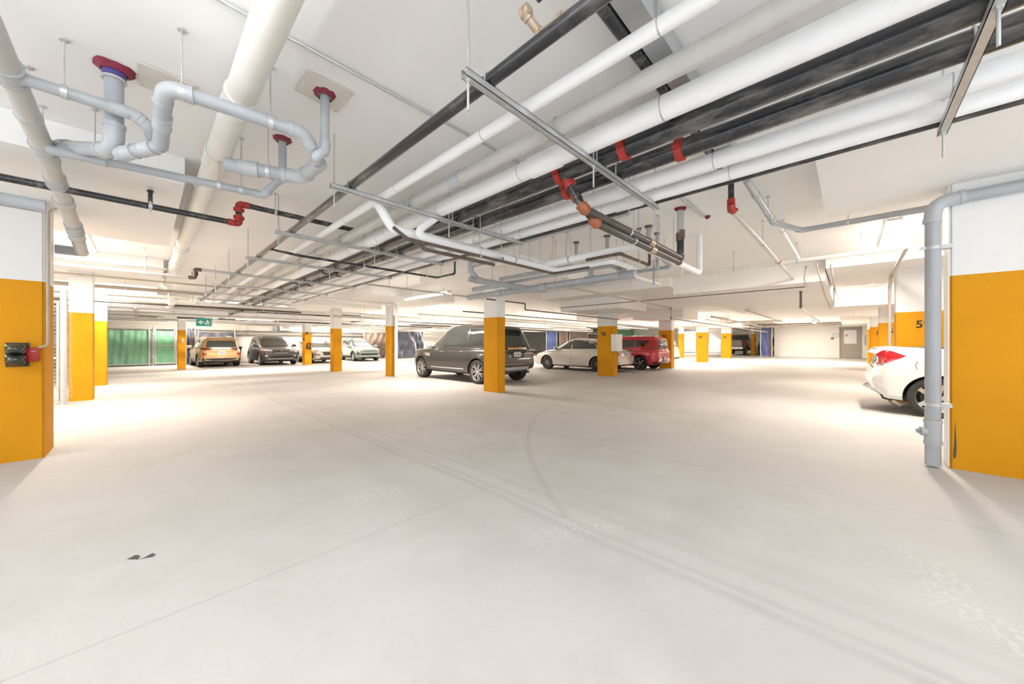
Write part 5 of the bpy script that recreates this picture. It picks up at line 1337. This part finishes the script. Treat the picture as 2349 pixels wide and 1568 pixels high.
def suv(L, W, H, **k):
    h = L/2; c = 1.0
    z = lambda f: H*f
    S = dict(L=L, W=W, H=H, R=.35, wf=h-.90, wr=-h+.95,
        top=[(-h, z(.545)), (-h+.25, z(.60)), (-h+.8, z(.61)), (h-1.35, z(.60)), (h-1.0, z(.595)), (h-.35, z(.545)), (h-.12, z(.50)), (h, z(.44))],
        bot=[(-h, .36), (-h+.5, .24), (-.8, .22), (.8, .22), (h-.5, .22), (h, .30)],
        front=[(.2,.10),(.4,.02),(.6,0),(.8,.02),(1.0,.10)], rear=[(.25,.10),(.45,.0),(.6,.02),(.8,.06),(1.05,.10)],
        belt=z(.60), roof=[(-h, z(.90)), (-h+.5, z(.955)), (-.2, z(1)-.044), (.5, z(.965)), (.9, z(.93))],
        cf=[(0, h-.98), (.25, h-1.22), (.6, h-1.62), (.9, h-1.98), (1, h-2.15)], cr=[(0, -h+.12), (.3, -h+.17), (.7, -h+.28), (.92, -h+.38), (1, -h+.48)],
        cw=[(0, .965), (.3, .925), (.7, .83), (.92, .76), (1, .70)], cp=5.2,
        sidewin=[([(h-1.55, z(.62)), (.10, z(.62))], [(h-1.66, z(.66)), (h-2.16, z(.90)), (.12, z(.915))]),
                 ([(.04, z(.62)), (-.92, z(.63))], [(.06, z(.915)), (-.90, z(.91))]),
                 ([(-.98, z(.63)), (-h+.62, z(.66))], [(-.97, z(.905)), (-h+.78, z(.87))])],
        wsh=(W*.40, W*.33, z(.645), z(.905)), rwin=(W*.37, W*.31, z(.635), z(.86)),
        seams=[(.07, .40, z(.6), 0), (-.95, z(.45), z(.6), .02), (h-1.42, .45, z(.59), .0)],
        handles=[(.25, z(.535)), (-.75, z(.545))],
        patches=[('*headlight', 'front', [(W*.24, z(.43)), (W*.455, z(.44))], [(W*.25, z(.475)), (W*.455, z(.515))], 'clearlens'),
                 ('grille', 'front', [(-W*.20, z(.37)), (W*.20, z(.37))], [(-W*.235, z(.47)), (W*.235, z(.47))], 'grout'),
                 ('lower_grille', 'front', [(-W*.32, z(.20)), (W*.32, z(.20))], [(-W*.28, z(.29)), (W*.28, z(.29))], 'blackp'),
                 ('*fog_light', 'front', [(W*.36, z(.255)), (W*.43, z(.26))], [(W*.36, z(.295)), (W*.43, z(.30))], 'clearlens'),
                 ('skid_plate', 'front', [(-W*.25, z(.155)), (W*.25, z(.155))], [(-W*.27, z(.195)), (W*.27, z(.195))], 'galv'),
                 ('*tail_light', 'rear', [(W*.30, z(.49)), (W*.46, z(.49))], [(W*.30, z(.55)), (W*.46, z(.58))], 'redlens'),
                 ('bumper_trim', 'rear', [(-W*.42, z(.19)), (W*.42, z(.19))], [(-W*.44, z(.31)), (W*.44, z(.31))], 'blackp')],
        plates=[], emblems=[], mirror=(h-1.50, z(.625)), clad='blackp', rails=(-h+.6, .35))
    S.update(k); return S

# dark grey luxury suv behind the central column
h = 2.44
def rr_extra(bv, bvb):
    out = []
    tm = textm('RANGE ROVER', .082, .004, .004)
    # centred text facing the rear (-X): rear view right is -Y
    for v in tm.v: v.x *= 1.55
    hit = bv.ray_cast(Vector((-5, 0, 1.085)), Vector((1,0,0)))[0]
    xform(tm, Matrix.Translation((hit.x-.03, 0, 1.085)) @ Matrix(((0,0,-1),(-1,0,0),(0,1,0))).to_4x4())
    out.append(('badge_lettering', tm, 'chrome'))
    sp = MB().grid(lambda u, v: Vector((-h+.38-.20*v, (u-.5)*1.40, 1.79-.03*v)), 10, 3).grid(lambda u, v: Vector((-h+.38-.20*v, (u-.5)*1.40, 1.755-.02*v)), 10, 3)
    sp.box((-h+.17,-.70,1.735),(-h+.19,.70,1.762))
    out.append(('roof_spoiler', sp, 'gloss'))
    p = bvb.ray_cast(Vector((-5, 0, .98)), Vector((1,0,0)))[0]
    out.append(('tailgate_trim', boxm((p.x-.022,-.86,1.025),(p.x+.04,.86,1.045)), 'chrome'))
    return out
RR = suv(4.88, 2.0, 1.79, R=.375, wf=1.62, wr=-1.52, rim=.72, spokes=7, split=.17, sw=.07, tw=.27, extra=rr_extra, exhaust=((.62,.33),(-.62,.33)),
    top=[(-h,1.02),(-h+.2,1.09),(-1.2,1.11),(.8,1.11),(1.1,1.10),(2.0,1.04),(2.3,.97),(h,.84)],
    bot=[(-h,.44),(-h+.5,.30),(-.8,.27),(.9,.27),(h-.5,.30),(h,.36)], belt=1.09,
    rear=[(.3,.18),(.5,.03),(.65,.0),(.85,.03),(1.1,.08)], corner=.20,
    roof=[(-h,1.73),(-1.9,1.79),(-.4,1.83),(.4,1.81),(.8,1.74)],
    cf=[(0,1.38),(.25,1.16),(.6,.78),(.9,.45),(1,.28)], cr=[(0,-h+.10),(.3,-h+.20),(.7,-h+.36),(.92,-h+.44),(1,-h+.52)],
    sidewin=[([(1.02,1.13),(.13,1.13)],[(.92,1.18),(.45,1.67),(.17,1.72)]), ([(.05,1.13),(-.98,1.14)],[(.09,1.725),(-.95,1.72)]), ([(-1.04,1.14),(-1.98,1.22)],[(-1.02,1.715),(-1.84,1.67)])],
    wsh=(.82,.68,1.16,1.68), rwin=(.76,.66,1.13,1.68), seams=[(.09,.42,1.09,0),(-1.0,.75,1.09,0),(1.12,.5,1.08,.02)], handles=[(.30,.98),(-.78,.99)], hmat='chrome',
    rails=None, antenna=-1.5, mirror=(.98,1.13), mirmat='chrome', clad=None,
    patches=[('*headlight','front',[(.5,.86),(.9,.86)],[(.5,.95),(.9,.98)],'clearlens'),('grille','front',[(-.45,.72),(.45,.72)],[(-.5,.88),(.5,.88)],'grout'),
      ('fender_vent','side',[(1.30,.83),(1.02,.80)],[(1.34,.92),(1.02,.92)],'galv'),('chrome_strip','side',[(1.9,1.075),(-1.9,1.085)],[(1.9,1.083),(-1.9,1.096)],'chrome'),
      ('side_badge','side',[(-1.02,.90),(-1.26,.90)],[(-1.02,.93),(-1.26,.93)],'chrome'),('door_reflection_trim','side',[(.95,.42),(-.9,.42)],[(.95,.455),(-.9,.455)],'galv'),  # thin metal strip low along the doors
      ('*tail_light','rear',[(.66,.84),(.90,.84)],[(.66,1.0),(.90,1.01)],'darklens'),('*tail_light_core','rear',[(.72,.88),(.86,.88)],[(.72,.91),(.86,.91)],'clearlens'),
      ('number_recess','rear',[(-.34,.80),(.34,.80)],[(-.40,1.0),(.40,1.0)],'gloss'),('bumper_line','rear',[(-.9,.60),(.9,.60)],[(-.9,.612),(.9,.612)],'chrome'),
      ('skid_plate','rear',[(-.40,.36),(.40,.36)],[(-.58,.52),(.58,.52)],'galv'),('*reflector','rear',[(.55,.655),(.86,.655)],[(.55,.675),(.86,.675)],'redlens')],
    plates=[('rear',-.02,.91)])
yr_, yf_ = P(1092, HY, X=7.05).y, P(964, HY, X=7.05).y
car('suv', 'dark grey suv parked behind the central yellow column', (8.05, (yr_+yf_)/2 - .05, 0), PI/2, RR, 'pgrey')

# silver sedan
def sedan(L, W, H, **k):
    h = L/2
    S = suv(L, W, H, R=.325, wf=h-.92, wr=-h+1.02,
        top=[(-h,.86),(-h+.12,.95),(-h+.65,1.0),(-.8,.97),(h-1.3,.935),(h-1.0,.91),(h-.35,.76),(h-.1,.66),(h,.58)],
        bot=[(-h,.34),(-h+.5,.22),(-.8,.19),(.8,.19),(h-.5,.20),(h,.24)], belt=.95, crown=.03,
        roof=[(-h,1.05),(-1.4,H-.22),(-.9,H-.10),(-.2,H-.046),(.3,H-.05),(.8,H-.13)],
        front=[(.2,.08),(.4,.0),(.55,.02),(.8,.14)], rear=[(.2,.12),(.4,.02),(.6,0),(.8,.04),(1.0,.10)],
        cf=[(0,h-.95),(.3,h-1.30),(.7,h-1.80),(.92,h-2.12),(1,h-2.30)], cr=[(0,-h+.45),(.3,-h+.72),(.7,-h+1.15),(.92,-h+1.45),(1,-h+1.62)],
        cw=[(0,.94),(.3,.88),(.7,.76),(.92,.69),(1,.63)], cp=4.2,
        sidewin=[([(h-1.62,.975),(.02,.985)],[(h-1.80,1.02),(h-2.22,H-.16),(h-2.6,H-.10),(.05,H-.085)]), ([(-.04,.985),(-1.30,1.02)],[(-.01,H-.085),(-.62,H-.11),(-1.02,H-.20),(-1.30,1.04)])],
        wsh=(.76,.60,1.0,H-.13), rwin=(.68,.56,1.04,H-.17), seams=[(.0,.30,.97,0),(-1.0,.62,.97,-.06),(h-1.5,.34,.93,0)], handles=[(.2,.82),(-.85,.84)],
        patches=[('*headlight','front',[(.50,.56),(.86,.60)],[(.50,.66),(.86,.70)],'clearlens'),('grille','front',[(-.45,.46),(.45,.46)],[(-.48,.60),(.48,.60)],'grout'),
          ('*tail_light','rear',[(.50,.70),(.88,.70)],[(.50,.83),(.88,.85)],'redlens'),('*reflector','rear',[(.5,.42),(.82,.42)],[(.5,.44),(.82,.44)],'redlens'),
          ('diffuser','rear',[(-.5,.23),(.5,.23)],[(-.6,.31),(.6,.31)],'blackp')],
        clad=None, rails=None, mirror=(h-1.62,.98), spokes=10, split=.0)
    S.update(k); return S
VW = sedan(4.87, 1.83, 1.50, spokes=10, split=.10, sw=.05, rimmat='alloyd', plates=[('rear',0,.77)], emblems=[('rear',0,.90,.05,.05)],
    patches=sedan(4.87,1.83,1.5)['patches'] + [('tail_light_side','side',[(-2.0,.74),(-2.36,.72)],[(-1.98,.83),(-2.36,.86)],'redlens'),('belt_trim','side',[(1.0,.965),(-1.3,1.0)],[(1.0,.975),(-1.3,1.012)],'chrome')])
yr_, yf_ = P(1370, HY, X=13.7).y, P(1254, HY, X=13.7).y
VW['wf'] = (yf_-yr_)/2; VW['wr'] = -(yf_-yr_)/2 + .05
car('sedan', 'silver sedan parked behind column 92', (14.6, (yr_+yf_)/2, 0), PI/2, VW, 'psilver')
# red boxy car
yb_ = P(1518, HY, X=18.0).y
SOUL = suv(4.15, 1.80, 1.62, R=.335, spokes=5, sw=.14, belt=1.02,
    roof=[(-2.07,1.52),(-1.6,1.565),(-.2,1.58),(.6,1.57),(1,1.5)], rails=None, clad=None,
    cr=[(0,-1.98),(.5,-1.94),(.92,-1.88),(1,-1.75)], cf=[(0,1.15),(.3,1.0),(.7,.72),(.92,.55),(1,.40)], rear=[(.25,.10),(.45,.0),(.7,.02),(1.05,.06)],
    sidewin=[([(.85,1.05),(.02,1.05)],[(.78,1.12),(.55,1.40),(.04,1.42)]), ([(-.04,1.05),(-.85,1.07)],[(-.02,1.42),(-.83,1.41)]), ([(-.92,1.07),(-1.40,1.12)],[(-.90,1.41),(-1.60,1.38)])],
    patches=[('*headlight','front',[(.5,.72),(.8,.74)],[(.5,.84),(.8,.86)],'clearlens'),('grille','front',[(-.4,.66),(.4,.66)],[(-.4,.74),(.4,.74)],'grout'),
      ('*tail_light','rear',[(.66,.95),(.86,.95)],[(.62,1.40),(.78,1.40)],'redlens'),('*tail_light_side','rear',[(.52,.98),(.64,.98)],[(.52,1.16),(.62,1.16)],'darklens'),
      ('tailgate_glass_surround','rear',[(-.50,.93),(.50,.93)],[(-.54,1.0),(.54,1.0)],'pred'),
      ('bumper_trim','rear',[(-.80,.30),(.80,.30)],[(-.82,.42),(.82,.42)],'blackp'),('*bumper_lamp','rear',[(.58,.52),(.72,.52)],[(.58,.60),(.72,.60)],'redlens'),
      ('number_recess','rear',[(-.24,.42),(.24,.42)],[(-.28,.62),(.28,.62)],'blackp')],
    wsh=(.74,.64,1.1,1.48), rwin=(.56,.54,1.02,1.42), plates=[('rear',0,.53)], emblems=[('rear',0,.97,.06,.03)], seams=[(0,.4,1.0,0),(-.88,.5,1.0,0)], handles=[(.2,.92),(-.68,.93)], mirror=(.80,1.06), antenna=-1.4)
car('hatchback', 'boxy red hatchback parked between the silver sedan and column 90', (16.95, 6.2 + 2.07, 0), PI/2, SOUL, 'pred')
# pale car behind column 90
PALE = suv(4.45, 1.82, 1.62, R=.33, patches=[('*tail_light','rear',[(.62,.95),(.86,.95)],[(.62,1.15),(.84,1.15)],'clearlens'),('bumper_trim','rear',[(-.8,.28),(.8,.28)],[(-.85,.46),(.85,.46)],'blackp')])
xP = 20.6; yP = P(1563, HY, X=xP+.7).y
car('suv', 'pale silver suv mostly hidden behind column 90', (xP, yP + 2.2, .03), PI/2, PALE, 'pkona')
# pickup truck
hT = 2.85
def bed_extra(bv, bvb):
    return [('cargo_bed', MB().box((-hT+.12,-.80,1.10),(-.55,.80,1.335)), 'blackp'), ('rear_step_bumper', rbox((-hT-.02,0,.62),(.20,1.75,.20),.05), 'chrome'), ('tow_bar', boxm((-hT-.14,-.09,.42),(-hT+.1,.09,.52)), 'blackp')]
TR = suv(5.7, 2.0, 1.92, R=.40, wf=1.85, wr=-1.85, spokes=6, sw=.12, extra=bed_extra,
    top=[(-hT,1.32),(-hT+.1,1.33),(-.6,1.33),(-.4,1.22),(1.3,1.20),(2.3,1.14),(2.7,1.05),(hT,.9)], bot=[(-hT,.55),(-.8,.42),(1,.40),(hT,.45)], belt=1.18,
    roof=[(-hT,1.7),(-.6,1.84),(.3,1.87),(.9,1.8)], cf=[(0,1.5),(.4,1.15),(.9,.8),(1,.65)], cr=[(0,-.75),(.5,-.70),(.92,-.62),(1,-.5)], rear=[(.4,.02),(1.3,.0)], corner=.05,
    sidewin=[([(1.05,1.24),(.25,1.24)],[(.95,1.3),(.75,1.72),(.28,1.75)]),([(.18,1.24),(-.5,1.25)],[(.2,1.75),(-.45,1.73)])], wsh=(.8,.66,1.3,1.78), rwin=(.72,.66,1.36,1.76),
    seams=[(.22,.5,1.2,0),(-.6,.5,1.3,0)], handles=[(.4,1.1),(-.35,1.1)], patches=[('*tail_light','rear',[(.80,.92),(.96,.92)],[(.80,1.22),(.96,1.22)],'redlens'),
      ('tailgate_panel','rear',[(-.72,.80),(.72,.80)],[(-.72,1.26),(.72,1.26)],'ptruck'),('grille','front',[(-.5,.8),(.5,.8)],[(-.5,1.0),(.5,1.0)],'grout')],
    rails=None, mirror=(1.0,1.28), clad='blackp', plates=[('rear',0,.68)])
yT_ = P(1708, HY, X=36.0).y
car('pickup_truck', 'brown grey pickup truck seen between column 86 and the far slim column', (36.0 + 2.85, yT_ + 1.0, .22), 0, TR, 'ptruck')
DK = suv(4.5, 1.85, 1.6, R=.33, patches=[])
car('car', 'dark car glimpsed between the far slim column and the blue gate', (40.5, P(1741, HY, X=38.3).y - .75, .22), 0, DK, 'pcharc')

# white sedan at right
G6 = sedan(4.80, 1.80, 1.46, R=.335, wr=-1.40, wf=1.45, spokes=5, sw=.16, corner=.34,
    top=[(-2.4,1.03),(-2.28,1.14),(-1.9,1.175),(-1.2,1.14),(0,1.02),(1.1,.98),(1.5,.94),(2.1,.80),(2.4,.62)],
    bot=[(-2.4,.42),(-2.1,.27),(-1.6,.22),(.8,.19),(1.9,.20),(2.4,.24)],
    rear=[(.3,.30),(.45,.10),(.62,.0),(.72,.02),(.80,.14),(1.0,.17),(1.12,.22)],
    cr=[(0,-1.62),(.3,-1.38),(.7,-1.0),(.92,-.72),(1,-.55)], rwin=(.66,.55,1.14,1.32), emblems=[],
    sidewin=[([(.80,.99),(.02,1.02)],[(.70,1.04),(.30,1.32),(.05,1.37)]), ([(-.04,1.02),(-1.18,1.10)],[(-.01,1.37),(-.60,1.34),(-1.18,1.12)])],
    patches=[('tail_light','side',[(-2.13,.87),(-2.0,.885),(-1.74,1.02)],[(-2.13,.90),(-2.09,1.05),(-2.0,1.125),(-1.90,1.11),(-1.74,1.03)],'redlens'),
      ('reverse_light','side',[(-2.125,.885),(-2.095,.885)],[(-2.12,.94),(-2.095,.94)],'clearlens'),
      
      ('trunk_gap','rear',[(-.62,.80),(.62,.80)],[(-.62,.812),(.62,.812)],'blackp'),
      ('fuel_door_edge','side',[(-1.60,.80),(-1.63,.87),(-1.60,.94)],[(-1.606,.80),(-1.636,.87),(-1.606,.94)],'grout')],
    plates=[('rear',0,.90)], seams=[(0,.3,1.0,0),(-.95,.65,1.0,-.05)], handles=[(.2,.88),(-.8,.9)])
G6['extra'] = lambda bv, bvb: [('rear_valance', rbox((-1.72, 0, .30), (.62, 1.40, .15), .06), 'blackp')]
yg = P(1976, HY, X=9.35).y
car('sedan', 'white sedan with a large red tail light parked behind the grey downpipe', (9.98, yg - 2.4 + .12, 0), -PI/2, G6, 'pwhite', near='B')
for o in bpy.data.objects:
    pass
# row at the back wall
yrow = 24.75
KIA = suv(4.37, 1.80, 1.63, R=.335, patches=[
      ('*tail_light','rear',[(.36,.95),(.85,.90)],[(.36,.985),(.85,1.04)],'darklens'),('*tail_light_edge','rear',[(.68,.93),(.84,.92)],[(.68,.98),(.84,1.0)],'redlens'),('light_bar','rear',[(-.36,.985),(.36,.985)],[(-.36,1.01),(.36,1.01)],'chrome'),
      ('*rear_reflector','rear',[(.62,.64),(.76,.64)],[(.64,.76),(.78,.76)],'redlens'),
      ('bumper_trim','rear',[(-.84,.30),(.84,.30)],[(-.86,.47),(.86,.47)],'blackp'),('*exhaust_surround','rear',[(.44,.36),(.74,.36)],[(.44,.43),(.74,.43)],'chrome'),('skid_plate','rear',[(-.46,.28),(.46,.28)],[(-.36,.36),(.36,.36)],'galv'),
      ('headlight','front',[(-.8,.8),(.8,.8)],[(-.8,.88),(.8,.88)],'clearlens')],
    plates=[('rear',0,.76)], emblems=[('rear',0,.955,.07,.035)])
c = P(505, HY, Y=yrow - .9).x
car('suv', 'gold suv parked nose to the wall beside the narrow yellow column', (c, yrow + 1.35, 0), PI/2 + .05, KIA, 'pgold', near='B')
SF = suv(4.68, 1.89, 1.73, R=.36, spokes=10, sw=.06, patches=[
      ('*headlight','front',[(.44,.80),(.84,.84)],[(.44,.90),(.86,.96)],'clearlens'),('*indicator','front',[(.80,.86),(.88,.86)],[(.80,.95),(.88,.95)],'amber'),
      ('grille','front',[(-.34,.72),(.34,.72)],[(-.42,.90),(.42,.90)],'grout'),('grille_bar','front',[(-.34,.80),(.34,.80)],[(-.34,.815),(.34,.815)],'chrome'),('grille_top','front',[(-.42,.90),(.42,.90)],[(-.42,.92),(.42,.92)],'chrome'),('grille_base','front',[(-.34,.70),(.34,.70)],[(-.34,.72),(.34,.72)],'chrome'),
      ('lower_grille','front',[(-.6,.40),(.6,.40)],[(-.5,.56),(.5,.56)],'blackp'),('*fog_light','front',[(.66,.50),(.78,.50)],[(.66,.60),(.78,.60)],'clearlens'),('bumper_strip','front',[(-.62,.37),(.62,.37)],[(-.62,.40),(.62,.40)],'galv')],
    emblems=[('front',0,.815,.11,.055)])
c = P(636, HY, Y=yrow + .2).x
car('suv', 'charcoal suv facing out against the back wall', (c - .05, yrow + 1.30, 0), -PI/2, SF, 'pcharc', near='B')
KN = suv(4.2, 1.80, 1.57, R=.33, patches=[
      ('*indicator_strip','front',[(.42,.84),(.76,.82)],[(.42,.86),(.76,.85)],'grout'),('*headlight','front',[(.52,.58),(.80,.58)],[(.52,.68),(.82,.70)],'clearlens'),('*lamp_surround','front',[(.48,.52),(.86,.52)],[(.48,.57),(.86,.57)],'blackp'),
      ('grille','front',[(-.24,.50),(.24,.50)],[(-.40,.76),(.40,.76)],'grout'),('lower_grille','front',[(-.5,.30),(.5,.30)],[(-.45,.38),(.45,.38)],'blackp'),('skid_plate','front',[(-.4,.38),(.4,.38)],[(-.38,.42),(.38,.42)],'galv'),
      ('*corner_cladding','front',[(.80,.34),(.89,.34)],[(.84,.75),(.89,.75)],'blackp')], spokes=5, sw=.12)
c = P(740, HY, Y=yrow + .4).x
car('suv', 'white small suv facing out between two yellow columns', (c, yrow + 1.35, 0), -PI/2, KN, 'pkona', near='B')
SE = suv(4.37, 1.80, 1.62, R=.335, patches=[
      ('*headlight','front',[(.46,.72),(.84,.76)],[(.42,.84),(.86,.90)],'clearlens'),('grille','front',[(-.46,.72),(.46,.72)],[(-.46,.84),(.46,.84)],'grout'),('grille_top','front',[(-.48,.84),(.48,.84)],[(-.48,.86),(.48,.86)],'chrome'),
      ('lower_grille','front',[(-.6,.44),(.6,.44)],[(-.6,.56),(.6,.56)],'blackp'),('*fog_light','front',[(.68,.50),(.80,.50)],[(.68,.60),(.80,.60)],'blackp'),('skid_plate','front',[(-.6,.33),(.6,.33)],[(-.6,.37),(.6,.37)],'galv')], railmat='blackp', plates=[])
c = P(838, HY, Y=yrow + .9).x
car('suv', 'pale green suv facing out at the right end of the back row', (c, yrow + 2.0, 0), -PI/2 - .06, SE, 'pgreen', near='B')
